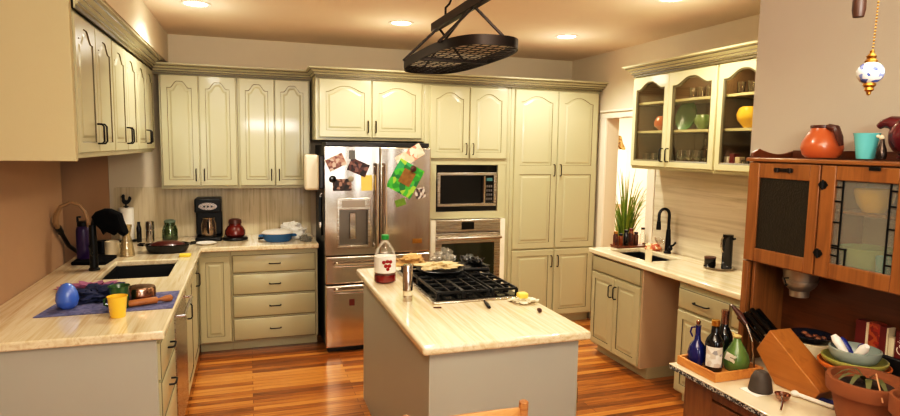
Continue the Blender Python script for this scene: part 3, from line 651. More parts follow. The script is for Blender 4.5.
glass_row([(3.15, 3.26-.09*k, 2.154) for k in range(3)]+[(3.15, 3.72-.09*k, 2.154) for k in range(3)], cup_prof(.022,.028,.08), 'shot_glass', 'small glass on the top shelf of the glass door cabinets', 'glass', 'small glasses on the top shelves')
for k, (yy, mm, lb) in enumerate(((3.305, PAPER, 'white box on the bottom shelf behind the third glass door'), (3.255, REDTIN, 'red box on the bottom shelf behind the third glass door'), (3.205, IVORY, 'ivory box on the bottom shelf next to the red box'))):
    tag(obj('small_box', MB().box(3.10, yy-.02, 1.642, 3.15, yy+.02, 1.642+.09+.02*(k == 1)), mm, None, .003), lb, 'box')

# ------------------------------------------------------------------ ceiling lights
for i, (x, y, lb, mm) in enumerate(((-.32, 4.52, 'recessed ceiling light near the left soffit', DISC), (1.13, 4.6, 'warm recessed ceiling light left of the hanging pot rack', DISCW), (2.56, 4.6, 'recessed ceiling light in front of the pantry', DISC), (2.51, 3.2, 'recessed ceiling light above the glass door cabinets', DISCW))):
    t = T('ceiling_light', lb, 'ceiling light', (x, y, ZC), 'recessed ceiling lights')
    obj('trim_ring', MB().lathe((x, y, ZC-.006), [(.075,.006),(.098,.006),(.10,.003),(.096,0),(.078,.0),(.075,.003)], 28), WHITE, t)
    obj('lens', MB().lathe((x, y, ZC-.004), [(0,.0),(.074,0),(.074,.004),(0,.004)], 28), mm, t)
# ------------------------------------------------------------------ pot rack
rk = T('pot_rack', 'dark bronze oval pot rack hanging from the ceiling over the island', 'pot rack', (.985, 2.89, 2.19))
def oval(cx, cy, a, b, n=44, p=2.6):
    return [(cx+a*math.copysign(abs(math.cos(2*PI*k/n))**(2/p), math.cos(2*PI*k/n)), cy+b*math.copysign(abs(math.sin(2*PI*k/n))**(2/p), math.sin(2*PI*k/n))) for k in range(n)]
RX, RY, RZ = .985, 2.905, 2.195
o1, o2 = oval(RX, RY, .185, .555, p=3), oval(RX, RY, .180, .550, p=3)
obj('band', MB().loft([[(x, y, RZ) for x, y in o1], [(x, y, RZ+.042) for x, y in o1], [(x, y, RZ+.042) for x, y in o2], [(x, y, RZ) for x, y in o2], [(x, y, RZ) for x, y in o1]], 0, True, False, False), BRONZE, rk)
mb = MB()
def half_w(t, a, b, p=3): return a*max(0, 1-abs(t/b)**p)**(1/p)
k = -.52
while k < .53:
    w = half_w(k, .180, .550)-.002; mb.tube([(RX-w, RY+k, RZ+.006), (RX+w, RY+k, RZ+.006)], .002, 5); k += .058
k = -.16
while k < .161:
    h = half_w(k, .550, .180)-.002; mb.tube([(RX+k, RY-h, RZ+.009), (RX+k, RY+h, RZ+.009)], .002, 5); k += .04
obj('grid', mb, BRONZE, rk)
obj('cross_bar', MB().box(RX-.178, RY-.006, RZ+.0, RX+.178, RY+.006, RZ+.018), BRONZE, rk)
obj('top_bar', MB().box(.965, 2.25, 2.40, 1.0, 3.25, 2.445), BRONZE, rk, .003)
for y, yy in ((3.22, 3.22), (2.58, 2.58)):
    for s in (-1, 1): obj('strut', MB().tube([(RX, y-.05*(1 if y > 3 else -1), 2.41), (RX+s*.182, yy, RZ+.035)], .007, 6), BRONZE, rk)
obj('strut', MB().tube([(RX, 2.72, 2.405), (RX, RY+.551, RZ+.035)], .006, 6), BRONZE, rk)
for y in (3.05, 2.45):
    obj('ceiling_hook', MB().tube([(RX, y, 2.44), (RX, y, 2.49), (RX+.02, y, 2.51), (RX+.028, y, 2.53), (RX+.015, y, 2.55), (RX, y, 2.545), (RX, y, 2.56), (RX, y, ZC)], .006, 8), BRONZE, rk)
# ------------------------------------------------------------------ fan pulls
fp = T('fan_pull_chain', 'ceiling fan pull chain ending in a blue and white porcelain ball', 'pull chain', (.952, .718, 1.86))
cx, cy, cz = .95, .716, 1.903
obj('ball', MB().sphere((cx, cy, cz), .0195, 24, 14, sc=(1,1,.92)), PORC, fp)
obj('cap', MB().lathe((cx, cy, cz+.0155), [(.008,0),(.0095,.003),(.006,.007),(.0075,.011),(.003,.016),(.0035,.019),(0,.021)], 14), BRASS, fp)
obj('finial', MB().lathe((cx, cy, cz-.036), [(0,0),(.003,.002),(.0035,.006),(.007,.009),(.006,.013),(.0095,.016),(.0085,.021)], 14), BRASS, fp)
mb = MB(); z = cz+.036; i = 0
while z < ZC-.003:
    mb.sphere((cx+.012*min(1, (z-cz)/.3), cy+.0, z), .0017, 6, 4); z += .005
obj('bead_chain', mb, BRASS, fp)
f2 = T('fan_pull_chain', 'dark wooden fan pull knob hanging beside the porcelain pull', 'pull chain', (.935, .75, 1.99))
obj('knob', MB().lathe((.938, .735, 1.992), [(0,0),(.008,.001),(.010,.012),(.0096,.03),(.0065,.055),(.003,.068),(0,.07)], 16), mat('walnut pull', (58,32,18), .45), f2)
obj('cord', MB().tube([(.938, .735, 2.06), (.938, .735, ZC-.002)], .0015, 5), BRASS, f2)

# ------------------------------------------------------------------ oak hutch
hu = T('oak_hutch', 'oak hutch with glass doors above a cream enamel worktop', 'hutch', (2.04, 1.55, 0))
HX, HB, HY0, HY1 = 2.05, 2.288, 1.02, 2.05
ZB, ZT = 1.298, 1.730
obj('upper_case', MB().box(HX+.018, HY0, ZB, HB, HY0+.018, ZT).box(HX+.018, HY1-.018, ZB, HB, HY1, ZT).box(HX+.018, HY0+.018, ZB, HB, HY1-.018, ZB+.016)
    .box(HX+.018, 1.69, ZB+.016, HB-.01, 1.702, ZT).box(HX+.05, HY0+.018, 1.545, HB-.014, 1.69, 1.557), OAKZ, hu, .002)
obj('case_back', MB().box(HB-.012, HY0+.018, ZB+.016, HB, HY1-.018, ZT), mat('pale hutch lining', (206,198,176), .6), hu)
obj('top_board', MB().box(HX-.012, HY0-.012, ZT, HB, HY1+.008, ZT+.016), OAKY, hu, .004)
mb = MB(); a = [(HX+.0,ZT+.016),(HB,ZT+.016),(HB,ZT+.048)]
for k in range(9):
    t = k/8; a.append((HB-(HB-HX-.03)*t*.95, ZT+.048-.016*math.sin(PI*min(1,t*1.1)) + .006*(t > .9)))
a.append((HX+.005, ZT+.035))
mb.prism(a, 1, HY1-.014, HY1, 0); mb.box(HB-.014, HY0, ZT+.016, HB, HY1-.014, ZT+.05)
obj('gallery_rail', mb, CHERRY, hu, .002)
def hdoor(y0, y1, gy0, gy1, gz0, gz1, glass, leaded):
    x0, x1 = HX-.004, HX+.0165; z0, z1 = ZB+.006, ZT-.004
    d = obj('door', MB().box(x0, y0, z0, x1, gy0, z1).box(x0, gy1, z0, x1, y1, z1).box(x0+.001, gy0, z0, x1, gy1, gz0).box(x0+.001, gy0, gz1, x1, gy1, z1), OAKZ, hu, .003)
    obj('glass_pane', MB().box(x0+.01, gy0-.002, gz0-.002, x0+.013, gy1+.002, gz1+.002), glass, d)
    if leaded:
        w = .0026; mb = MB(); xa, xb = x0+.006, x0+.0097; H = gz1-gz0; Wd = gy1-gy0
        for yy in (gy0+.028, gy1-.028): mb.box(xa, yy-w, gz0, xb, yy+w, gz1)
        for fz in (.1, .22, .5, .75, .92):
            for (ya, yb) in ((gy0, gy0+.028), (gy1-.028, gy1)): mb.box(xa, ya, gz0+H*fz-w, xb, yb, gz0+H*fz+w)
        mb.box(xa, gy1-.06, gz0+.06-w, xb, gy1, gz0+.06+w).box(xa, gy1-.055-w, gz0, xb, gy1-.055+w, gz0+.06)
        obj('leading', mb, BLK, d)
    return d
d1 = hdoor(1.705, 2.046, 1.748, 1.990, 1.362, 1.662, TEXG, False)
d2 = hdoor(1.362, 1.698, 1.412, 1.640, 1.362, 1.672, LEADG, True)
d3 = hdoor(1.024, 1.356, 1.07, 1.31, 1.362, 1.672, LEADG, True)
mb = MB().box(HX-.008, 1.868-.045, 1.692, HX-.004, 1.868+.045, 1.706)
for k in (-1, 1): mb.lathe((HX-.006, 1.868+k*.03, 1.690), [(0,0),(.009,0),(.009,.018),(0,.018)], 12)
obj('latch', mb, BRONZE, d1, .001)
def hinge(z, y, x=HX-.004):
    mb = MB().box(x-.003, y-.011, z-.014, x, y+.011, z+.014)
    mb.tube([(x-.004, y, z-.018), (x-.004, y, z+.018)], .004, 8)
    for s in (-1, 1): mb.prism([(y+s*.011, z-.012), (y+s*.020, z), (y+s*.011, z+.012)], 0, x-.003, x)
    return mb
obj('hinge', hinge(1.652, 1.687), BLK, d2); obj('hinge', hinge(1.392, 1.687), BLK, d2)
obj('name_plate', MB().box(HX-.008, 1.475, 1.713, HX-.004, 1.515, 1.727), BLK, d2, .001)
# open middle and base
obj('side_panel', MB().box(HX+.0, HY1-.03, .85, HX+.02, HY1, ZB).box(HX+.02, HY1-.018, .85, HB, HY1, ZB), OAKZ, hu, .002)
obj('inner_strip', MB().box(HX+.02, HY1-.05, .85, HX+.035, HY1-.036, ZB), OAKZ, hu, .002)
obj('side_panel', MB().box(HX+.0, HY0, .85, HB, HY0+.02, ZB), OAKZ, hu, .002)
obj('back_panel', MB().box(HB-.012, HY0+.02, .85, HB, HY1-.018, ZB), CHERRY, hu)
wt = MB().box(1.722, HY0-.03, .826, HB, 2.088, .844, 1); wt.box(1.720, HY0-.03, .8442, HB, 2.090, .850, 0)
obj('worktop', wt, [ENAM, SPEC], hu, .002)
obj('base_case', MB().box(1.79, HY0, .06, HB, HY0+.02, .825).box(1.79, 2.03, .06, HB, 2.06, .825).box(1.80, HY0+.02, .06, HB, 2.03, .80).box(1.785, 1.90, .06, 1.80, 2.06, .825).box(1.785, HY0, .76, 1.80, 1.90, .825), OAKZ, hu, .003)
for y0, y1, z0, z1 in ((1.53, 1.895, .10, .75), (1.06, 1.52, .10, .75)):
    dd = obj('door', MB().box(1.782, y0, z0, 1.80, y0+.05, z1).box(1.782, y1-.05, z0, 1.80, y1, z1).box(1.782, y0+.05, z0, 1.80, y1-.05, z0+.05).box(1.782, y0+.05, z1-.05, 1.80, y1-.05, z1).box(1.79, y0+.05, z0+.05, 1.80, y1-.05, z1-.05), OAKZ, hu, .002)
    obj('hinge', hinge(.665, y1+.006 if y1 > 1.8 else y0-.002, 1.785), BLK, dd)
for x in (1.82, 2.26):
    for y in (HY0+.03, 2.03): obj('foot', MB().box(x-.022, y-.022, 0, x+.022, y+.022, .06), OAKZ, hu, .003)
sf = T('flour_sifter', 'grey metal flour sifter hanging under the hutch cabinet', 'sifter', (2.17, 1.86, 1.16))
obj('body', MB().lathe((2.17, 1.86, 1.17), [(.02,0),(.036,.004),(.038,.03),(.055,.045),(.064,.06),(.064,.068),(.067,.07),(.067,.076),(.064,.078),(.066,.115),(.07,.127),(.06,.127),(.0,.12)], 28), mat('worn tin', (168,158,140), .4, .85, var=.2, vscale=30), sf)
obj('crank', MB().tube([(2.11,1.86,1.255),(2.085,1.862,1.255),(2.085,1.852,1.235)], .003, 6).sphere((2.085,1.850,1.23), .006, 8, 6), BLK, sf)
# inside the hutch
lathe_thing('serving_bowl', 'yellow bowl seen through the leaded hutch door, upper shelf', 'bowl', (2.165, 1.575, 1.558), [(0,0),(.035,0),(.055,.03),(.066,.07),(.066,.085),(.062,.085),(.05,.03),(0,.01)], YELLOW)
lathe_thing('serving_bowl', 'pale green bowl seen through the leaded hutch door, lower shelf', 'bowl', (2.17, 1.585, 1.3145), bowl_prof(.095, .11), LGREEN)
lathe_thing('teal_cup', 'teal cup behind the leaded hutch door beside the green bowl', 'cup', (2.10, 1.475, 1.3145), cup_prof(.02,.026,.10), AQUA)
# hutch top
pot = T('orange_pitcher', 'orange pot with a dark brown handle on the hutch top', 'pitcher', (2.16, 1.80, 1.752))
obj('body', MB().lathe((2.16, 1.80, 1.752), [(0,0),(.056,0),(.068,.012),(.076,.038),(.072,.062),(.053,.096),(.043,.11),(.042,.124),(.038,.124),(.038,.11),(.05,.09),(.064,.05),(0,.012)], 32), ORANGE, pot)
obj('handle', MB().tube([(2.14, 1.76, 1.872), (2.135, 1.725, 1.866), (2.135, 1.708, 1.83), (2.14, 1.702, 1.80)], [.012,.014,.013,.008], 8), DKBR, pot, label='dark brown handle')
obj('rim_band', MB().lathe((2.16, 1.80, 1.868), [(.0435,0),(.0455,.002),(.0455,.010),(.0435,.012)], 32), DKBR, pot, label='dark brown rim')
lathe_thing('aqua_tumbler', 'aqua flared cup on the hutch top between pitchers', 'cup', (2.10, 1.575, 1.752), [(0,0),(.027,0),(.029,.004),(.034,.045),(.041,.088),(.0425,.092),(.039,.092),(.031,.045),(.024,.008),(0,.008)], AQUA, 28)
pg = T('maroon_jug', 'dark maroon jug with a spout at the right end of the hutch top', 'jug', (2.17, 1.42, 1.752))
obj('body', MB().sphere((2.17, 1.455, 1.833), .075, 24, 14, sc=(1,1.08,1.05)).lathe((2.17, 1.455, 1.752), [(.045,0),(.05,.006),(.05,.012)], 24), MAROON, pg)
obj('spout', MB().tube([(2.15, 1.495, 1.87), (2.14, 1.525, 1.882), (2.138, 1.548, 1.878), (2.138, 1.562, 1.868)], [.034,.022,.015,.011], 12), MAROON, pg)
bd = T('bird_figurine', 'small silver black figurine standing before the maroon jug', 'figurine', (2.075, 1.50, 1.752))
obj('body', MB().lathe((2.075, 1.50, 1.752), [(0,0),(.014,0),(.017,.012),(.015,.035),(.008,.055),(.006,.07),(0,.078)], 14), mat('dark pewter', (70,60,54), .25, .9), bd)
obj('head', MB().sphere((2.073, 1.502, 1.828), .0085, 10, 8).sphere((2.073, 1.514, 1.832), .006, 8, 6), IVORY, bd)

# ------------------------------------------------------------------ things on the hutch worktop
ZW = .8508
tr = T('wooden_tray', 'shallow honey wood tray at the far end of the hutch worktop', 'tray', (1.872, 1.955, ZW))
tx0, tx1, ty0, ty1 = 1.748, 1.995, 1.848, 2.072
obj('base', MB().box(tx0+.01, ty0+.01, ZW, tx1-.01, ty1-.01, ZW+.012), PINE, tr)
for nm, b in (('rim', (tx0,ty0,tx0+.01,ty1)), ('rim', (tx1-.01,ty0,tx1,ty1)), ('rim', (tx0+.01,ty0,tx1-.01,ty0+.01)), ('rim', (tx0+.01,ty1-.01,tx1-.01,ty1))): obj(nm, MB().box(b[0], b[1], ZW, b[2], b[3], ZW+.038), PINE, tr, .002)
ZT_ = ZW+.0125
w1 = T('wine_bottle', 'dark bottle with a white label and gold cap, nearest the tray front', 'bottle', (1.826, 1.945, ZT_))
obj('glass', MB().lathe((1.826, 1.945, ZT_), [(0,0),(.034,0),(.036,.004),(.036,.115),(.03,.135),(.016,.155),(.0145,.19),(0,.19)], 24), WINE, w1)
obj('cap', MB().lathe((1.826, 1.945, ZT_+.188), [(0,0),(.0165,0),(.0165,.022),(.014,.024),(0,.024)], 18), GOLD, w1)
mb = MB(); mb.loft([[(1.826+.0367*math.cos(a), 1.945+.0367*math.sin(a), ZT_+z) for a in [PI*.95+.11*k*PI/1.2 for k in range(8)]] for z in (.02,.105)], 0, False, False, False)
obj('label', mb, patchy('old printed label', [(216,212,200),(200,190,176),(224,220,210),(150,150,150)], 60), w1)
w2 = T('wine_bottle', 'dark bottle with a copper foil neck behind the gold capped one', 'bottle', (1.925, 2.0, ZT_))
obj('glass', MB().lathe((1.925, 2.0, ZT_), [(0,0),(.033,0),(.035,.004),(.035,.12),(.028,.14),(.015,.165),(.014,.18),(0,.18)], 24), WINE, w2)
obj('foil', MB().lathe((1.925, 2.0, ZT_+.172), [(.0152,0),(.0148,.045),(.0165,.047),(.0165,.06),(0,.061)], 18), COPPER, w2)
w3 = T('blue_decanter', 'round cobalt blue bottle with a loop handle in the tray corner', 'bottle', (1.815, 2.032, ZT_))
obj('glass', MB().lathe((1.803, 2.018, ZT_), [(0,0),(.026,0),(.036,.02),(.038,.05),(.030,.085),(.014,.105),(.011,.13),(.011,.165),(.013,.17),(0,.17)], 22), DBLUE, w3)
obj('handle', MB().tube([(1.796,2.028,ZT_+.16),(1.788,2.040,ZT_+.155),(1.786,2.044,ZT_+.135),(1.792,2.036,ZT_+.115)], .004, 6), DBLUE, w3)
obj('stopper', MB().lathe((1.803, 2.018, ZT_+.175), [(0,0),(.008,0),(.010,.012),(0,.022)], 12), COPPER, w3)
w4 = T('green_flask', 'pear shaped green ceramic flask with a hanging paper tag', 'bottle', (1.918, 1.918, ZT_))
obj('body', MB().lathe((1.918, 1.918, ZT_), [(0,0),(.040,0),(.050,.014),(.053,.040),(.047,.068),(.031,.098),(.018,.12),(.012,.135),(0,.138)], 26), GREEN, w4)
obj('cord_knot', MB().sphere((1.918, 1.918, ZT_+.142), .012, 10, 8, sc=(1.4,1.4,.7)).tube([(1.915,1.943,ZT_+.15),(1.918,1.918,ZT_+.143),(1.90,1.898,ZT_+.15)], .004, 6), mat('raffia', (196,170,110), .8), w4)
mb = MB(); mb.T = Matrix.Translation((1.869, 1.899, ZT_+.062)) @ Matrix.Rotation(.42, 4, 'Z') @ Matrix.Rotation(.3, 4, 'X') @ Matrix.Rotation(-.12, 4, 'Y'); mb.box(-.001, -.021, -.017, .001, .021, .017); mb.T = None
obj('paper_tag', mb, patchy('printed tag', [(226,222,206),(220,214,196),(110,120,90),(228,224,210)], 75), w4)
# knife block and knives
kb = T('knife_block', 'slanted honey wood knife block full of black handled knives', 'knife block', (2.03, 1.73, ZW))
BP = [(1.872,.962), (1.812,1.060), (1.572,.896), (1.600,.852), (1.770,.852)]
obj('body', MB().prism(BP, 0, 1.972, 2.082), BAMB, kb, .003)
A, Bv = Vector((0,1.872,.962)), Vector((0,1.812,1.060)); dirk = Vector((0, .82, .572)).normalized(); dirk = Vector((0, (Bv-A).z, -(Bv-A).y)).normalized()
KL = {0: 'nearest to the worktop edge', 1: 'toward the wall'}
kspots = [(1.987,.25,.12),(1.987,.62,.105),(2.012,.3,.125),(2.012,.72,.11),(2.04,.3,.12),(2.04,.72,.105),(2.066,.5,.11)]
klab = ['black handled knife low in the block nearest the bottles', 'black handled knife high in the block nearest the bottles', 'second black handled knife low in the knife block', 'second black handled knife high in the knife block', 'third black handled knife low in the knife block', 'third black handled knife high in the knife block', 'black handled knife closest to the hutch back in the block']
for (x, f, L), lb in zip(kspots, klab):
    L *= 1.25
    p = A.lerp(Bv, f); p.x = x
    kn = T('kitchen_knife', lb, 'knife', tuple(p), 'knives in the block')
    q = dirk*.002
    obj('bolster', MB().tube([p+dirk*.001, p+dirk*.012], .007, 8), CHR, kn)
    obj('handle', MB().tube([p+dirk*.012, p+dirk*.02, p+dirk*(L*.6), p+dirk*L, p+dirk*(L+.006)], [.008,.0105,.010,.012,.005], 8), BLKG, kn)
icp = T('ice_cream_scoop', 'dark brown handled steel scoop leaning behind the tray bottles', 'utensil', (1.97, 1.96, ZT_))
obj('handle', MB().tube([(1.972,1.93,1.05),(1.966,1.965,1.085),(1.96,1.995,1.108)], [.008,.013,.007], 10), DKBR, icp)
obj('shaft', MB().tube([(1.974,1.895,.985),(1.972,1.93,1.05)], .004, 6).tube([(1.976,1.875,.866),(1.974,1.895,.985)], .004, 6), CHR, icp); obj('end_cap', MB().sphere((1.958,2.002,1.113), .007, 8, 6), CHR, icp)
tag(obj('paper_napkin', MB().box(1.80, 1.69, ZW+.0003, 1.905, 1.775, ZW+.003), PAPER, None, .001), 'white paper square under the grey stoneware cup', 'paper')
lathe_thing('stoneware_cup', 'grey stoneware cup turned upside down on white paper', 'cup', (1.858, 1.730, ZW+.0035), [(0,0),(.042,0),(.044,.004),(.036,.05),(.026,.072),(.018,.078),(0,.078)], GREY, 26)
ts = T('tea_strainer', 'small steel tea strainer lying on the worktop edge', 'strainer', (1.865, 1.63, ZW))
obj('bowl', MB().lathe((1.865, 1.635, ZW), [(0,0),(.012,.002),(.022,.012),(.026,.026),(.028,.028),(.025,.028),(.02,.013),(0,.004)], 18), COPPER, ts)
obj('handle', MB().tube([(1.85,1.622,ZW+.027),(1.81,1.585,ZW+.018),(1.77,1.555,ZW+.01)], .004, 6), CHR, ts)
def pen(name, lb, p0, p1, r, m, cap=None):
    t = T(name, lb, 'pen', p0)
    obj('barrel', MB().tube([p0, p1], r, 8), m, t)
    if cap: obj('cap', MB().sphere(p0, cap, 12, 8, sc=(1,1,.8)), PAPER, t)
pen('white_marker', 'white marker with a round cap lying before the knife block', (1.948,1.655,ZW+.012), (1.985,1.525,ZW+.008), .008, PAPER, .0145)
pen('blue_pen', 'blue pen lying along the foot of the knife block', (1.985,1.648,ZW+.008), (2.03,1.535,ZW+.008), .0075, BLUEP)
# terracotta pots
def tpot(lb, x, y, h, r, plant):
    p = T('terracotta_pot', lb, 'plant pot', (x, y, ZW))
    obj('pot', MB().lathe((x, y, ZW), [(0,0),(r*.62,0),(r*.88,h*.74),(r,h*.74),(r*1.02,h*.97),(r*1.0,h),(r*.9,h),(r*.86,h*.88),(0,h*.86)], 36), TERRA, p)
    obj('soil', MB().lathe((x, y, ZW+h*.862), [(0,.006),(r*.5,.004),(r*.86,.0),(0,-.004)], 24), SOIL, p)
    for k, (a, L, dz) in enumerate(plant):
        d = Vector((math.cos(a), math.sin(a), 0)); b = Vector((x, y, ZW+h*.88)); pr = Vector((-d.y, d.x, 0)); mb = MB(); vs = []
        for i in range(7):
            t = i/6; q = b+d*L*t+Vector((0,0,dz*math.sin(PI*t*.9)-L*.25*t*t)); w = .010*math.sin(PI*(.12+.86*t)); vs += [q-pr*w, q+pr*w+Vector((0,0,.003))]
        mb.add(vs, [(2*i, 2*i+1, 2*i+3, 2*i+2) for i in range(6)]); obj('leaf', mb, LEAFD, p)
    return p
tpot('large terracotta pot with drooping olive leaves on the hutch worktop', 1.938, 1.378, .178, .118, [(2.4,.11,.05),(2.8,.12,.045),(3.3,.12,.05),(3.8,.11,.04),(2.0,.08,.05),(4.4,.1,.04)])
tpot('small terracotta pot at the near edge beside the large one', 1.862, 1.165, .207, .074, [(.8,.08,.03),(2.0,.07,.03)])
p2 = MB().tube([(1.95,1.38,1.03),(1.92,1.34,1.06),(1.86,1.27,1.0)], .0025, 5)
tag(obj('bare_stem', p2, mat('pale stem', (200,150,110), .6)), 'thin pale stem arching from the large terracotta pot to the small one', 'stem')
# bowls
def stack(lb, x, y, z, r, h, m, name, foot=.45): lathe_thing(name, lb, 'plate' if 'plate' in name else 'bowl', (x, y, z), bowl_prof(r, h, foot), m, 32); return z
bx, by = 2.10, 1.55
stack('dark bowl at the bottom of the stack under the orange plate', bx, by, ZW, .048, .115, DKBOWL, 'mixing_bowl')
stack('orange plate with a wide rim below the yellow green dish', bx, by, ZW+.116, .117, .038, ORPL, 'orange_plate')
stack('yellow green dish between the orange plate and grey blue bowl', bx, by, ZW+.133, .106, .04, YGRIM, 'green_dish')
stack('grey blue bowl on top of the stack holding white scoops', bx, by, ZW+.154, .084, .055, BOWLB, 'top_bowl', .6)
def scoop(lb, p0, p1, m, r):
    mb = MB().tube([p0, Vector(p0).lerp(Vector(p1), .3), Vector(p0).lerp(Vector(p1), .8), p1], [r*.5, r*.8, r, r*.6], 10); tag(obj('plastic_scoop', mb, m), lb, 'scoop', 'scoops in the bowl')
zb = ZW+.176
scoop('white scoop leaning left in the grey blue bowl', (2.065,1.545,zb), (2.05,1.60,zb+.072), PAPER, .016); scoop('white scoop leaning right in the grey blue bowl', (2.065,1.53,zb), (2.055,1.475,zb+.070), PAPER, .016)
scoop('blue scoop behind the left white scoop', (2.12,1.575,zb), (2.11,1.62,zb+.05), BLUEP, .015); scoop('blue scoop between the two white scoops', (2.12,1.55,zb), (2.115,1.53,zb+.05), BLUEP, .015)
bx, by = 2.185, 1.80
stack('cream bowl under the black dish behind the knife block', bx, by, ZW, .078, .150, IVORY, 'cream_bowl')
lathe_thing('food_dish', 'black dish of odds and ends behind the knife block', 'bowl', (bx, by, ZW+.151), [(0,0),(.05,0),(.078,.022),(.084,.027),(.080,.029),(.072,.024),(.05,.008),(0,.008)], DKBOWL, 30)
mb = MB()
for k in range(7): mb.sphere((bx-.02+.05*rnd.random(), by-.05+.1*rnd.random(), ZW+.172), .011, 8, 6, sc=(1,1.4,.8))
o = obj('dried_chillies', mb, FOOD); tag(o, 'heap of brown bits in the black dish', 'food'); o['kind'] = 'stuff'
# red tins along the hutch back
for k, (y0, y1, z0, z1, mm, lb) in enumerate(((1.588,1.628,1.0305,1.132,REDTIN,'dark red box, first from the left along the hutch back'), (1.578,1.588,1.0305,1.132,IVORY,'thin cream box edge beside the first red box'), (1.536,1.577,1.0305,1.136,ORTIN,'orange red printed box in the hutch back row'), (1.512,1.535,1.0305,1.132,REDTIN,'narrow red box right of the orange printed one'), (1.504,1.511,1.0305,1.132,IVORY,'thin cream box edge right of the narrow red box'), (1.435,1.478,1.0305,1.134,REDTIN,'red box with white lettering at the right of the back row'), (1.424,1.434,1.0305,1.134,IVORY,'thin cream box edge right of the lettered red box'))):
    o = obj('spice_box', MB().box(2.225, y0*1.012, z0, 2.262, y1*1.012, z1), mm, None, .001); tag(o, lb, 'box', 'boxes along the hutch back')
    if 'lettering' in lb:
        cu = bpy.data.curves.new('lettering', 'FONT'); cu.body = 'Cajun'; cu.size = .036; cu.extrude = .0004; cu.shear = .3
        tmp = bpy.data.objects.new('tmp', cu); me = bpy.data.meshes.new_from_object(tmp); bpy.data.objects.remove(tmp); bpy.data.curves.remove(cu)
        t = bpy.data.objects.new('lettering', me); COL.objects.link(t); me.materials.clear(); me.materials.append(PAPER); t.parent = o
        t.matrix_local = Matrix.Translation((-.0195, -.010, .012)) @ Matrix(((0,0,-1),(0,1,0),(1,0,0))).to_4x4()
o = tag(obj('recipe_box', MB().box(2.218, 1.42, ZW, 2.274, 1.66, 1.029), DKS, None, .004), 'dark box along the hutch back under the red boxes', 'box')
o = tag(obj('recipe_card', MB().box(2.225, 1.499, 1.0305, 2.26, 1.519, 1.10), IVORY, None, .001), 'cream cards between the narrow red box and lettered box', 'cards')

# ------------------------------------------------------------------ things on the peninsula and back counter
Z0 = .9193
mb = MB()
mb.add([(-1.0,3.30,Z0),(-.385,3.315,Z0),(-.39,3.70,Z0),(-.96,3.64,Z0),(-1.0,3.30,Z0+.005),(-.385,3.315,Z0+.005),(-.39,3.70,Z0+.005),(-.96,3.64,Z0+.005)], [(3,2,1,0),(4,5,6,7),(0,1,5,4),(1,2,6,5),(2,3,7,6),(3,0,4,7)])
tag(obj('drying_mat', mb, MAT_, None, .002), 'grey blue drying mat spread on the peninsula counter', 'mat')
ZM = Z0+.0055
eg = T('blue_egg', 'shiny blue egg shaped jar on the drying mat', 'jar', (-.887, 3.44, ZM))
obj('shell', MB().lathe((-.887, 3.44, ZM), [(0,0),(.028,.0),(.046,.016),(.053,.045),(.048,.08),(.034,.11),(.018,.125),(0,.131)], 28), BLUE, eg)
from mathutils import noise as mnoise
def crumple(name, lb, cat, c, sc, m, seed, amp=.35, kind=None):
    off = Vector((seed*3.7, seed*1.3, seed*2.1)); mb = MB(); n, k = 48, 24; loops = []
    for i in range(k+1):
        th = PI*i/k; L = []
        for j in range(n):
            a = 2*PI*j/n; d = Vector((math.sin(th)*math.cos(a), math.sin(th)*math.sin(a), -math.cos(th)))
            f = 1+amp*(1.1*mnoise.noise(d*1.6+off)+.9*abs(mnoise.noise(d*3.4-off))+.45*mnoise.noise(d*7+off)-.2)
            zz = max(-.55, d.z*f)+.55
            L.append((c[0]+sc[0]*d.x*f, c[1]+sc[1]*d.y*f, c[2]+sc[2]*1.2*zz))
        loops.append(L)
    mb.loft(loops, 0, True, False, False)
    return tag(obj(name, mb, m, None, 0, 50), lb, cat)
crumple('crumpled_cloth', 'crumpled navy cloth on the drying mat behind the blue egg', 'cloth', (-.775, 3.62, ZM), (.12,.08,.035), NAVY, 3, .9)
crumple('pink_cloth', 'pink and purple cloth lying behind the navy cloth', 'cloth', (-.86, 3.86, Z0), (.12,.09,.022), PINK, 5, .9)
yc = lathe_thing('yellow_cup', 'yellow tapered cup at the front edge of the drying mat', 'cup', (-.620, 3.225, Z0), [(0,0),(.032,0),(.034,.004),(.044,.098),(.047,.104),(.043,.104),(.03,.006),(0,.006)], YELLOW, 26)
gc = T('green_mug', 'dark green mug on the mat just behind the yellow cup', 'mug', (-.638, 3.37, ZM))
obj('body', MB().lathe((-.638, 3.37, ZM), [(0,0),(.038,0),(.042,.006),(.046,.105),(.052,.118),(.048,.118),(.04,.10),(.036,.008),(0,.008)], 26), DGREEN, gc)
obj('handle', MB().tube([(-.682,3.365,ZM+.06),(-.705,3.362,ZM+.05),(-.705,3.362,ZM+.025),(-.680,3.365,ZM+.015)], .007, 8), DGREEN, gc)
sp = T('small_saucepan', 'small shiny steel pan turned over on the drying mat', 'pan', (-.56, 3.50, ZM))
obj('body', MB().lathe((-.56, 3.50, ZM), [(0,.002),(.072,.0),(.074,.004),(.074,.066),(.068,.078),(.05,.082),(0,.082)], 30), COPPER, sp)  # reddish brown reflection is put into the steel colour of the pan
obj('rim', MB().lathe((-.56, 3.50, ZM), [(.0745,.002),(.079,.003),(.079,.007),(.0745,.008)], 30), CHR, sp)
rp = T('rolling_pin', 'small wooden pestle with a knob lying on the drying mat', 'utensil', (-.50, 3.43, ZM))
P0, P1 = Vector((-.60, 3.37, ZM+.019)), Vector((-.40, 3.455, ZM+.019)); dv = P1-P0
obj('barrel', MB().tube([P0, P0+dv*.05, P0+dv*.62, P0+dv*.66], [.012,.018,.018,.010], 12), SPOON, rp); obj('knob', MB().tube([P0+dv*.66, P0+dv*.72, P0+dv*.85, P0+dv*.96, P1], [.008,.009,.018,.018,.007], 12), SPOON, rp)
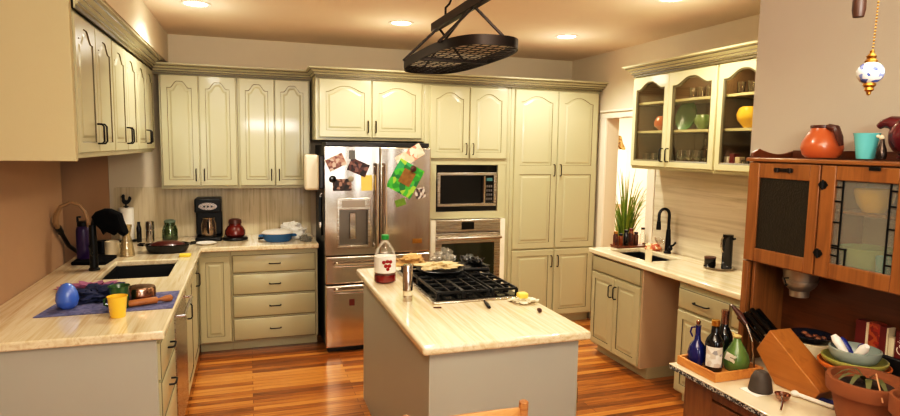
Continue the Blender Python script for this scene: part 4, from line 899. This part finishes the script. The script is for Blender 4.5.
# faucet with rag
fa = T('kitchen_faucet', 'black pull down faucet behind the peninsula sink', 'faucet', (-.985, 4.46, Z0))
obj('body', MB().lathe((-.985, 4.46, Z0), [(0,0),(.034,0),(.034,.01),(.026,.02),(.024,.16),(.021,.30),(0,.302)], 18), BLK, fa)
obj('spout', MB().tube([(-.985,4.46,Z0+.28),(-.975,4.46,Z0+.33),(-.93,4.46,Z0+.345),(-.88,4.46,Z0+.33),(-.855,4.46,Z0+.285)], .015, 10), BLK, fa)
obj('lever', MB().tube([(-.985,4.435,Z0+.10),(-.985,4.39,Z0+.13),(-.985,4.36,Z0+.18)], .007, 6), BLK, fa)
RG = [(-.985,.355),(-.96,.387),(-.913,.406),(-.872,.406),(-.814,.371),(-.804,.324),(-.777,.242),(-.796,.222),(-.836,.268),(-.849,.231),(-.896,.256),(-.920,.236),(-.936,.274),(-.963,.308)]
mb = MB(); cxr, czr = -.915, .325
loops = []
for dy, k in ((-.052,.55),(-.046,.86),(-.03,1.0),(0,1.0),(.03,1.0),(.046,.86),(.052,.55)):
    loops.append([(cxr+(x-cxr)*k+.006*math.sin(9*x+40*dy), 4.46+dy+.006*math.sin(60*x), Z0+czr+(z-czr)*k) for x, z in RG])
mb.loft(loops, 0, True, True, True)
o = obj('dish_rag', mb, BLKR)
tag(o, 'black rag draped over the kitchen faucet spout', 'rag')
tag(obj('drain_mat', MB().prism([(-1.17,4.66),(-.95,4.62),(-.93,4.90),(-1.17,4.97)], 2, Z0, Z0+.022), BLKR, None, .006), 'black folded mat behind the sink under the purple bottle', 'mat')
pb = T('purple_flask', 'purple insulated bottle with a black lid behind the faucet', 'bottle', (-1.115, 4.80, Z0+.0225))
zz = Z0+.0225
obj('body', MB().lathe((-1.115, 4.80, zz), [(0,0),(.046,0),(.049,.005),(.049,.20),(.043,.225),(.036,.232),(0,.232)], 26), PURPLE, pb)
obj('lid', MB().lathe((-1.115, 4.80, zz+.232), [(0,0),(.040,0),(.040,.028),(.034,.034),(0,.034)], 22).tube([(-1.15,4.80,zz+.26),(-1.15,4.80,zz+.295),(-1.13,4.80,zz+.295)], .008, 8), BLK, pb)
cn = T('crook_handle_tool', 'dark shaft with a tan crook handle leaning behind the purple bottle', 'tool', (-1.19, 4.93, Z0))
obj('shaft', MB().tube([(-1.20,5.04,Z0+.016),(-1.207,4.78,Z0+.12),(-1.212,4.60,Z0+.26)], .014, 8), BRONZE, cn)
obj('collar', MB().tube([(-1.211,4.63,Z0+.235),(-1.213,4.57,Z0+.28)], [.019,.021], 10), BLK, cn)
hp = [(-1.213,4.575,Z0+.275),(-1.212,4.53,Z0+.31),(-1.205,4.52,Z0+.36),(-1.175,4.52,Z0+.42),(-1.12,4.52,Z0+.447),(-1.07,4.52,Z0+.43),(-1.04,4.52,Z0+.39),(-1.025,4.52,Z0+.33),(-1.02,4.52,Z0+.28)]
obj('handle', MB().tube(hp, [.017,.019,.018,.013,.012,.012,.012,.011,.010], 10), TANL, cn)
def mug(lb, x, y, z, m, r=.045, h=.09, hs=1):
    t = T('coffee_mug', lb, 'mug', (x, y, z)); obj('body', MB().lathe((x, y, z), [(0,0),(r*.8,0),(r,.01),(r,h),(r-.004,h),(r-.005,.012),(0,.01)], 22), m, t)
    obj('handle', MB().tube([(x+hs*r*.95,y,z+h*.85),(x+hs*(r+.026),y,z+h*.75),(x+hs*(r+.026),y,z+h*.35),(x+hs*r*.95,y,z+h*.2)], .006, 8), m, t)
mug('ivory mug between the black rag and the glass carafe', -.985, 5.02, Z0, IVORY, .05, .105); mug('black mug beside the ivory mug behind the sink', -1.06, 5.10, Z0, BLK, .045, .10, -1)
lathe_thing('glass_carafe', 'amber glass carafe with a narrow neck behind the sink', 'carafe', (-.873, 4.95, Z0), [(0,0),(.05,0),(.054,.006),(.04,.10),(.026,.16),(.032,.20),(.04,.235),(.037,.235),(.028,.20),(.022,.16),(.036,.10),(.048,.01),(0,.008)], thin_glass('amber tinted glass', (.86,.8,.66), .08, .05, .22, (226,206,160)), 22)
ph = T('paper_towel_holder', 'paper towel roll with a black rooster finial on the back counter', 'paper towel', (-1.0, 5.70, Z0))
obj('base', MB().lathe((-1.0, 5.70, Z0), [(0,0),(.075,0),(.075,.012),(0,.016)], 24), BLK, ph)
obj('roll', MB().lathe((-1.0, 5.70, Z0+.017), [(.02,0),(.058,0),(.058,.272),(.02,.272)], 26), PAPER, ph)
RO = [(-.02,0),(.02,0),(.02,.006),(.006,.01),(.006,.022),(.022,.030),(.034,.046),(.044,.070),(.040,.086),(.028,.092),(.020,.080),(.018,.064),(.006,.056),(-.006,.064),(-.008,.082),(-.006,.098),(-.014,.108),(-.024,.106),(-.030,.094),(-.040,.086),(-.030,.082),(-.028,.066),(-.030,.050),(-.022,.032),(-.006,.022),(-.006,.01),(-.02,.006)]
obj('finial', MB().prism([(-1.0+p[0], Z0+.295+p[1]) for p in RO], 1, 5.694, 5.706).tube([(-1.0,5.70,Z0+.28),(-1.0,5.70,Z0+.30)], .012, 8), BLK, ph, label='black rooster finial')
lathe_thing('glass_bottle', 'slim black bottle next to the steel cylinder on the back counter', 'bottle', (-.895, 5.62, Z0), [(0,0),(.018,0),(.02,.004),(.02,.12),(.012,.15),(.012,.175),(0,.176)], BLKG, 16)
lathe_thing('pepper_mill', 'tall brushed steel cylinder on the back counter', 'mill', (-.81, 5.62, Z0), [(0,0),(.034,0),(.034,.10),(.031,.104),(.034,.108),(.034,.172),(.028,.180),(0,.181)], CHR, 20)
jr = T('glass_jar', 'greenish glass jar with a lid on the back counter', 'jar', (-.655, 5.62, Z0))
obj('jar', MB().lathe((-.655, 5.62, Z0), [(0,0),(.055,0),(.062,.012),(.062,.10),(.05,.135),(.042,.14),(.042,.165),(.039,.165),(.039,.14),(.058,.10),(.058,.012),(0,.008)], 26), GLASSG, jr); obj('lid', MB().lathe((-.655, 5.62, Z0+.165), [(0,0),(.046,0),(.046,.014),(.03,.024),(0,.026)], 22), mat('green grey lid', (96,112,96), .3), jr)
rp_ = T('roasting_pan', 'black oval roasting pan on the counter behind the sink', 'pan', (-.61, 5.06, Z0))
obj('pan', MB().lathe((-.61, 5.06, Z0), [(0,0),(.13,0),(.15,.03),(.16,.06),(.175,.062),(.175,.067),(.152,.066),(.14,.03),(0,.012)], 36, 0, 1, .62), BLKG, rp_)
obj('food', MB().lathe((-.61, 5.06, Z0+.05), [(0,.042),(.07,.038),(.12,.02),(.138,.0),(0,-.005)], 28, 0, 1, .6), mat('dark red lid', (74,26,20), .3, coat=.3), rp_)
for s in (-1, 1): obj('handle', MB().tube([(-.61+s*.165,5.02,Z0+.064),(-.61+s*.20,5.03,Z0+.068),(-.61+s*.20,5.09,Z0+.068),(-.61+s*.165,5.10,Z0+.064)], .008, 8), BLKG, rp_)
tag(obj('yellow_sponge', MB().box(-.505, 4.80, Z0, -.425, 4.87, Z0+.02), mat('yellow sponge', (226,196,70), .9, bump=.6, bscale=120), None, .006), 'yellow sponge on the counter corner by the sink', 'sponge')
lathe_thing('white_saucer', 'white saucer on the back counter before the coffee maker', 'saucer', (-.355, 5.40, Z0), [(0,0),(.05,0),(.085,.010),(.086,.013),(.05,.005),(0,.004)], PAPER, 28)
cm = T('coffee_maker', 'black drip coffee maker with silver badge on the back counter', 'coffee maker', (-.345, 5.66, Z0))
mb = MB().box(-.45, 5.53, Z0, -.235, 5.78, Z0+.035).box(-.45, 5.68, Z0+.035, -.235, 5.78, Z0+.25).box(-.45, 5.54, Z0+.25, -.235, 5.78, Z0+.37)
obj('housing', mb, BLK, cm, .012, segs=3)
obj('badge', MB().prism([(-.342+.075*math.cos(2*PI*k/24), Z0+.305+.032*math.sin(2*PI*k/24)) for k in range(24)], 1, 5.532, 5.541), CHR, cm, label='oval silver control badge')
for k in range(3): obj('button', MB().box(-.378+k*.03, 5.529, Z0+.297, -.364+k*.03, 5.533, Z0+.311), BLK, cm)
obj('carafe', MB().lathe((-.342, 5.61, Z0+.036), [(0,0),(.055,0),(.062,.015),(.062,.11),(.048,.15),(.052,.165),(0,.17)], 24), mat('steel carafe', (160,140,120), .18, .9), cm); obj('handle', MB().tube([(-.342,5.55,Z0+.18),(-.342,5.52,Z0+.17),(-.342,5.52,Z0+.08),(-.342,5.55,Z0+.07)], .009, 8), BLK, cm)
kt = T('red_kettle', 'dark red round kettle on a black base on the back counter', 'kettle', (-.125, 5.60, Z0))
obj('base', MB().lathe((-.125, 5.60, Z0), [(0,0),(.10,0),(.11,.01),(.10,.024),(0,.026)], 28), BLK, kt)
obj('body', MB().lathe((-.125, 5.60, Z0+.027), [(0,0),(.07,0),(.086,.02),(.086,.055),(.065,.09),(.052,.10),(.05,.12),(0,.12)], 28), REDJ, kt); obj('lid', MB().lathe((-.125, 5.60, Z0+.147), [(0,0),(.056,0),(.052,.03),(.03,.04),(0,.041)], 22), DKBR, kt)
cs = T('casserole_dish', 'blue oval casserole with a white lid near the fridge', 'casserole', (.23, 5.43, Z0))
obj('dish', MB().lathe((.23, 5.43, Z0), [(0,0),(.10,0),(.12,.02),(.128,.07),(.12,.07),(.1,.012),(0,.01)], 32, 0, 1, .7), TEAL, cs)
obj('lid', MB().lathe((.23, 5.43, Z0+.07), [(.134,0),(.136,.008),(.11,.026),(.05,.036),(0,.038)], 32, 0, 1, .7), PAPER, cs)
for s in (-1, 1): obj('handle', MB().tube([(.23+s*.12,5.40,Z0+.05),(.23+s*.155,5.41,Z0+.05),(.23+s*.155,5.45,Z0+.05),(.23+s*.12,5.46,Z0+.05)], .009, 8), TEAL, cs)
crumple('tea_towel', 'bunched white towel behind the blue casserole', 'towel', (.37, 5.60, Z0), (.11,.07,.066), PAPER, 9, .6)
crumple('plastic_wrap', 'crumpled clear plastic beside the fridge on the back counter', 'plastic', (.47, 5.38, Z0), (.045,.06,.026), PLAST, 11, .9)
tag(obj('black_pestle', MB().tube([(.07,5.52,Z0+.012),(.13,5.50,Z0+.02)], [.012,.008], 8), BLK), 'small black plug lying left of the blue casserole', 'plug')
# ------------------------------------------------------------------ things on the island
jb = T('juice_bottle', 'clear juice bottle with green cap and red cherry label on the island', 'bottle', (.80, 3.64, Z0))
jx, jy = .80, 3.64
obj('bottle', MB().lathe((jx, jy, Z0), [(0,0),(.060,0),(.068,.008),(.068,.06),(.064,.064),(.066,.17),(.062,.20),(.035,.245),(.022,.258),(.020,.272),(0,.272)], 30), thin_glass('clear bottle plastic', (.95,.94,.92), .08), jb)
obj('juice', MB().lathe((jx, jy, Z0+.004), [(0,0),(.058,0),(.0655,.008),(.0655,.045),(0,.046)], 30), JUICE, jb)
obj('cap', MB().lathe((jx, jy, Z0+.270), [(0,0),(.024,0),(.024,.026),(.021,.029),(0,.029)], 22), GCAP, jb)
lb = obj('label', MB().lathe((jx, jy, Z0+.066), [(.0672,0),(.0672,.10)], 36), PAPER, jb)
ang = math.atan2(-jy, -jx)
for k, (da, z, r) in enumerate(((-.10,.135,.0125),(.22,.14,.012),(.52,.137,.012),(.08,.112,.0125),(.40,.112,.0125),(.26,.092,.011))):
    a = ang+da; obj('cherry', MB().sphere((jx+.0672*math.cos(a), jy+.0672*math.sin(a), Z0+z), r, 10, 8, sc=(.35+.65*abs(math.sin(a)), .35+.65*abs(math.cos(a)), 1)), JUICE, lb)
gr = T('pepper_grinder', 'slim steel pepper grinder with a white band on the island', 'grinder', (.82, 3.15, Z0))
obj('body', MB().lathe((.82, 3.15, Z0+.058), [(.024,0),(.0275,.002),(.0275,.138),(.022,.147),(0,.149)], 24), CHR, gr); obj('base', MB().lathe((.82, 3.15, Z0), [(0,0),(.0275,0),(.0275,.032),(0,.033)], 24), CHR, gr); obj('band', MB().lathe((.82, 3.15, Z0+.033), [(0,0),(.0268,0),(.0268,.025),(0,.025)], 24), IVORY, gr)
pn = T('frying_pan', 'black cast iron pan resting on the cooktop grates', 'pan', (1.13, 3.60, .979))
obj('pan', MB().lathe((1.14, 3.56, .979), [(0,0),(.13,0),(.145,.022),(.15,.025),(.145,.027),(.126,.008),(0,.006)], 32), BLK, pn); obj('handle', MB().tube([(1.275,3.50,1.0),(1.34,3.47,1.006),(1.42,3.43,1.01)], [.012,.010,.013], 8), BLK, pn)
crumple('bread_bag', 'tan bread in a plastic bag at the far left of the cooktop', 'bread', (1.02, 3.83, .979), (.09,.07,.030), BREAD, 21, .8)
crumple('flatbread_pile', 'pale flatbread pile lying over the black pan', 'bread', (1.14, 3.58, 1.0075), (.11,.075,.014), mat('pale flatbread', (204,180,134), .7, var=.2, vscale=25), 22, .8)
crumple('plastic_bag', 'crumpled clear plastic bag on the bread over the cooktop', 'plastic bag', (1.26, 3.85, .979), (.06,.05,.042), PLAST, 23, .9)
crumple('black_foil', 'crumpled black wrapper at the far right of the cooktop', 'wrapper', (1.405, 3.70, .979), (.05,.11,.028), mat('black wrapper', (26,24,22), .35, var=.4), 24, 1.0)
kn = T('paring_knife', 'small black knife lying at the near edge of the cooktop', 'knife', (1.21, 2.95, Z0))
obj('handle', MB().tube([(1.195,2.87,Z0+.009),(1.203,2.91,Z0+.010),(1.212,2.965,Z0+.009)], [.008,.011,.009], 8), BLK, kn); obj('blade', MB().prism([(1.206,2.966),(1.22,2.964),(1.23,3.022),(1.221,3.024)], 2, Z0+.006, Z0+.008), CHR, kn)
crumple('butter_wrapper', 'crumpled white paper wrapper around the butter', 'wrapper', (1.425, 2.955, Z0), (.055,.045,.014), mat('waxed paper', (236,226,196), .5), 31, .9)
tag(obj('butter_stick', MB().box(1.395, 2.925, Z0+.026, 1.45, 2.975, Z0+.056), BUTTER, None, .008), 'chunk of yellow butter on its open wrapper', 'butter')
tag(obj('date_fruit', MB().sphere((1.425, 2.745, Z0+.012), .012, 12, 8, sc=(.9,1.8,1)), DKBR), 'small brown date on the island right of the butter', 'date')
tag(obj('cinnamon_stick', MB().tube([(.915,2.97,Z0+.004),(.955,2.955,Z0+.004)], .004, 6), DKBR), 'thin brown twig on the island before the cooktop', 'twig')

# ------------------------------------------------------------------ things on the right counter
bf = T('bar_faucet', 'black gooseneck faucet behind the bar sink', 'faucet', (3.275, 4.08, Z0))
fx, fy = 3.275, 4.07
obj('body', MB().lathe((fx, fy, Z0), [(0,0),(.03,0),(.03,.012),(.024,.02),(.022,.12),(.016,.20),(0,.202)], 18), BLK, bf)
obj('spout', MB().tube([(fx,fy,Z0+.19),(fx,fy,Z0+.28)]+[(fx-.05*(1-math.cos(a)), fy, Z0+.32+.05*math.sin(a)) for a in [PI*k/8 for k in range(9)]]+[(fx-.10,fy,Z0+.27)], .0125, 10), BLK, bf)
obj('spray_head', MB().lathe((fx-.10, fy, Z0+.20), [(0,0),(.018,0),(.02,.01),(.016,.07),(0,.072)], 14), BLK, bf); obj('lever', MB().tube([(fx,fy-.02,Z0+.06),(fx+.005,fy-.06,Z0+.075),(fx+.005,fy-.085,Z0+.10)], .008, 8).sphere((fx,fy-.03,Z0+.045), .02, 10, 8), BLK, bf)
wt_ = T('wooden_serving_tray', 'reddish wooden tray of spice jars beyond the bar sink', 'tray', (3.12, 4.42, Z0))
TXa, TXb, TYa, TYb = 2.99, 3.33, 4.365, 4.47
obj('board', MB().box(TXa, TYa, Z0, TXb, TYb, Z0+.014), CHERRY, wt_, .004); obj('lip', MB().box(TXa, TYa, Z0+.014, TXa+.008, TYb, Z0+.024).box(TXb-.008, TYa, Z0+.014, TXb, TYb, Z0+.024), CHERRY, wt_)
spl = ['amber spice jar first from the left on the red tray', 'brown spice jar second from the left on the red tray', 'dark spice jar third from the left on the red tray', 'red capped spice jar fourth from the left on the red tray', 'spice jar fifth from the left on the red tray']
for k in range(5):
    x = 3.015+.052*k; t = T('spice_jar', spl[k], 'jar', (x, 4.43, Z0+.0145), 'spice jars on the red tray'); h = (.12,.10,.13,.14,.11)[k]
    obj('jar', MB().lathe((x, 4.43, Z0+.0145), [(0,0),(.02,0),(.022,.004),(.022,h*.75),(.014,h*.88),(.014,h*.9),(0,h*.9)], 14), [SPICE, mat('amber glass', (130,64,24), .1, coat=.4), WINE, SPICE, mat('brown glass', (80,40,20), .1, coat=.4)][k], t)
    obj('lid', MB().lathe((x, 4.43, Z0+.0145+h*.9), [(0,0),(.018,0),(.018,h*.14),(0,h*.15)], 14), [GOLD, BLK, BLK, REDTIN, BLK][k], t)
cj = T('clear_bottle', 'clear bottle with a black cap right of the spice jars', 'bottle', (3.285, 4.42, Z0+.0145))
obj('bottle', MB().lathe((3.285, 4.42, Z0+.0145), [(0,0),(.025,0),(.026,.08),(.014,.11),(.014,.135),(0,.136)], 16), GLASS, cj); obj('cap', MB().lathe((3.285, 4.42, Z0+.15), [(0,0),(.017,0),(.017,.018),(0,.019)], 14), BLK, cj)
crumple('food_packet', 'orange and cream snack packet on the counter behind the bar sink', 'packet', (3.27, 4.25, Z0), (.05,.09,.028), patchy('packet print', [(210,130,80),(236,206,160),(190,90,60),(240,220,180)], 30), 41, .35)
lathe_thing('glass_bowl', 'clear glass bowl standing behind the bar sink', 'bowl', (3.29, 4.20-.02, Z0+.06), bowl_prof(.055,.05), GLASS, 20)
lathe_thing('milk_glass', 'tall glass with pale drink at the front edge of the bar sink', 'glass', (2.868, 3.815-.04, Z0), [(0,0),(.024,0),(.028,.095),(.025,.095),(.022,.055),(0,.055)], mat('pale drink glass', (232,216,184), .15, coat=.5), 20)
ft = T('round_steel_tray', 'round steel tray holding the black frother on the right counter', 'tray', (3.225, 3.44, Z0))
obj('plate', MB().lathe((3.225, 3.44, Z0), [(0,0),(.09,0),(.105,.012),(.108,.013),(.108,.016),(.09,.005),(0,.004)], 32), CHR, ft)
fr_ = T('milk_frother', 'black cylindrical milk frother with a silver handle on the steel tray', 'frother', (3.25, 3.395, Z0+.0055))
obj('body', MB().lathe((3.25, 3.395, Z0+.0055), [(0,0),(.034,0),(.036,.006),(.034,.22),(.036,.225),(.036,.25),(0,.252)], 22), BLKG, fr_)
obj('handle', MB().tube([(3.212,3.40,Z0+.235),(3.20,3.40,Z0+.22),(3.20,3.40,Z0+.15),(3.213,3.40,Z0+.13)], .008, 8), CHR, fr_); obj('spout', MB().tube([(3.262,3.362,Z0+.225),(3.268,3.345,Z0+.232)], .007, 8), BLKG, fr_)
bcup = T('black_jar', 'short black jar with a brown lid on the steel tray', 'jar', (3.20, 3.50, Z0+.0055)); obj('body', MB().lathe((3.19, 3.492, Z0+.0055), [(0,0),(.036,0),(.04,.01),(.04,.062),(0,.063)], 20), BLKG, bcup); obj('lid', MB().lathe((3.19, 3.492, Z0+.069), [(0,0),(.041,0),(.041,.012),(0,.014)], 20), DKBR, bcup)
# ------------------------------------------------------------------ beyond the doorway
gp = T('spider_plant', 'tall grassy green plant seen through the doorway', 'plant', (4.03, 5.75, 0)); px, py = 4.03, 5.75
obj('stand', MB().lathe((px, py, 0), [(0,0),(.16,0),(.16,.02),(.03,.05),(.03,.36),(.15,.39),(.15,.41),(0,.41)], 24), DKBR, gp)
obj('pot', MB().lathe((px, py, .411), [(0,0),(.10,0),(.13,.17),(.14,.175),(.14,.19),(.12,.19),(.11,.16),(0,.16)], 26), TERRA, gp)
r = random.Random(4)
for k in range(96):
    a = r.random()*2*PI; L = .10+.30*r.random(); H = .62+.62*r.random(); d = Vector((math.cos(a), math.sin(a), 0)); pr = Vector((-d.y, d.x, 0)); vs = []
    b = Vector((px, py, .57))+d*.06*r.random(); n = 7; e = .3+.9*r.random()
    for i in range(n+1):
        t = i/n; q = b+d*L*t**1.6+Vector((0,0,H*(t-.45*e*t**3))); w = .010*(1-t)**.6+.001; vs += [q-pr*w, q+pr*w]
    obj('leaf', MB().add(vs, [(2*i, 2*i+1, 2*i+3, 2*i+2) for i in range(n)]), LEAF, gp)
cr_ = T('white_curtain', 'white curtain panel glowing in the room beyond the doorway', 'curtain', (5.35, 8.12, 0))
mb = MB(); mb.loft([[(5.15+.5*k/24, 8.12+.02*math.sin(k*1.3), z) for k in range(25)] for z in (.9, 1.75)], 0, False, False, False)
obj('panel', mb, mat('white curtain cloth', (244,238,222), .8), cr_); obj('rod', MB().tube([(5.1,8.15,1.75),(5.7,8.15,1.75)], .012, 8), WHITE, cr_)
wo = MB(); orn = [(0,0),(.05,-.02),(.12,-.05),(.16,-.14),(.24,-.16),(.27,-.26),(.33,-.36),(.28,-.40),(.22,-.33),(.14,-.28),(.05,-.24),(.02,-.14)]
wo.prism([(5.33+p[0], 2.13+p[1]) for p in orn], 1, 8.14, 8.195)
tag(obj('wall_ornament', wo, patchy('gilt carving', [(140,104,50),(96,66,30),(176,140,76)], 40, .4), None, .01), 'gilded carved ornament high on the far room wall', 'ornament')

# ------------------------------------------------------------------ chair
ch = T('dining_chair', 'light wood chair back at the near end of the island', 'chair', (.66, 1.92, 0))
def leg(x, y0, z0, y1, z1, r=.019): return MB().tube([(x,y0,z0),(x,(y0*.4+y1*.6),(z0*.4+z1*.6)),(x,y1,z1)], [r*.8,r,r*.85], 8)
cx0, cx1 = .44, .835
for x in (cx0, cx1):
    obj('back_post', MB().tube([(x,1.76,0),(x,1.74,.45),(x,1.70,.93),(x,1.697,.952),(x,1.697,.958)], [.016,.019,.016,.015,.006], 10), CHAIRW, ch)
    obj('leg', MB().tube([(x,2.14,0),(x,2.14,.44)], [.015,.019], 10), CHAIRW, ch)
obj('seat', MB().box(cx0-.02, 1.735, .44, cx1+.02, 2.17, .468), CHAIRW, ch, .01)
for z in (.895, .74, .60):
    yb = 1.74-(z-.45)*.083; mb = MB(); mb.loft([[(cx0+(cx1-cx0)*k/10, yb-.02*math.sin(PI*k/10), z+dz+.012*math.sin(PI*k/10)*(dz > 0)) for k in range(11)] for dz in (-.03, .035)], 0, False, False, False)
    o = obj('back_slat', mb, CHAIRW, ch); so = o.modifiers.new('th', 'SOLIDIFY'); so.thickness = .014; so.offset = 0
for y in (1.76, 2.14): obj('stretcher', MB().tube([(cx0,y,.2),(cx1,y,.2)], .010, 8), CHAIRW, ch)

# ------------------------------------------------------------------ light
def area(name, loc, rot, size, power, c, sy=None, shape='RECTANGLE'):
    l = bpy.data.lights.new(name, 'AREA'); l.energy = power; l.color = c; l.shape = shape; l.size = size
    if sy: l.size_y = sy
    o = bpy.data.objects.new(name, l); COL.objects.link(o); o.location = loc; o.rotation_euler = rot; return o
def can(name, loc, power, c):
    l = bpy.data.lights.new(name, 'SPOT'); l.energy = power; l.color = c; l.spot_size = math.radians(150); l.spot_blend = .6; l.shadow_soft_size = .07
    o = bpy.data.objects.new(name, l); COL.objects.link(o); o.location = loc; return o
WARM = (1, .89, .72); NEUT = (1, .94, .83)
for i, (x, y, p, c) in enumerate(((-.32,4.52,80,NEUT), (1.13,4.6,105,WARM), (2.56,4.6,105,NEUT), (2.51,3.2,105,WARM), (.9,2.2,60,WARM))):
    can('can_lamp', (x, y, ZC-.012), p, c)
    l = bpy.data.lights.new('can_glow', 'POINT'); l.energy = 3.2; l.color = c; l.shadow_soft_size = .06
    o = bpy.data.objects.new('can_glow', l); COL.objects.link(o); o.location = (x, y, ZC-.30)
area('window_daylight', (-1.65, -2.85, 1.55), (PI/2, 0, -.1), 1.8, 28, (.94,.97,1.0), 1.3)
area('window_daylight', (1.48, -2.85, 1.55), (PI/2, 0, .1), 1.2, 20, (.94,.97,1.0), 1.3)
area('ceiling_fill_light', (.4, -.4, 2.1), (math.radians(140), 0, 0), .9, 55, (1,.93,.82))  # added fill aimed at the ceiling to brighten it; no lamp stands here
for y_ in (3.8, 3.15): area('cabinet_fill_light', (3.08, y_, 2.315), (0, math.radians(-35), 0), .02, 1.6, (1,.93,.8), .5)  # added fill inside the glass cabinets to brighten the dishes; no strip fitted
area('back_run_fill_light', (.5, .7, 2.66), (math.radians(38), 0, 0), 2.2, 42, (1,.94,.80), 1.2)  # invented soft light that evens out the back cabinets and backsplash
area('doorway_daylight', (5.6, 6.6, 2.6), (0, 0, 0), 1.6, 120, (1,.95,.86))
w = bpy.data.worlds.new('World'); scene.world = w; w.use_nodes = True
w.node_tree.nodes['Background'].inputs[0].default_value = (1, .95, .88, 1); w.node_tree.nodes['Background'].inputs[1].default_value = 2.2

# ------------------------------------------------------------------ camera
cam = bpy.data.cameras.new('Camera'); co = bpy.data.objects.new('Camera', cam); COL.objects.link(co); scene.camera = co
F = 599.17; cam.sensor_fit = 'HORIZONTAL'; cam.sensor_width = 36; cam.lens = F/900*36; cam.clip_start = .05; cam.clip_end = 60
yaw, pit, rol = .3245, .1033, .0156
sy, cy, sp_, cp_, sr, cr2 = math.sin(yaw), math.cos(yaw), math.sin(pit), math.cos(pit), math.sin(rol), math.cos(rol)
Rv = Vector((cy, -sy, 0)); Fv = Vector((sy*cp_, cy*cp_, -sp_)); Uv = Vector((sy*sp_, cy*sp_, cp_))
R2 = Rv*cr2+Uv*sr; U2 = Uv*cr2-Rv*sr
co.matrix_world = Matrix(((R2.x, U2.x, -Fv.x, 0), (R2.y, U2.y, -Fv.y, 0), (R2.z, U2.z, -Fv.z, 1.7759), (0,0,0,1)))
scene.view_settings.view_transform = 'Standard'; scene.view_settings.look = 'None'; scene.view_settings.exposure = .14
vs = scene.view_settings; vs.use_curve_mapping = True; cm_ = vs.curve_mapping
for px_, py_ in ((.05, .032), (.2, .18), (.5, .53)): cm_.curves[3].points.new(px_, py_)
cm_.update()
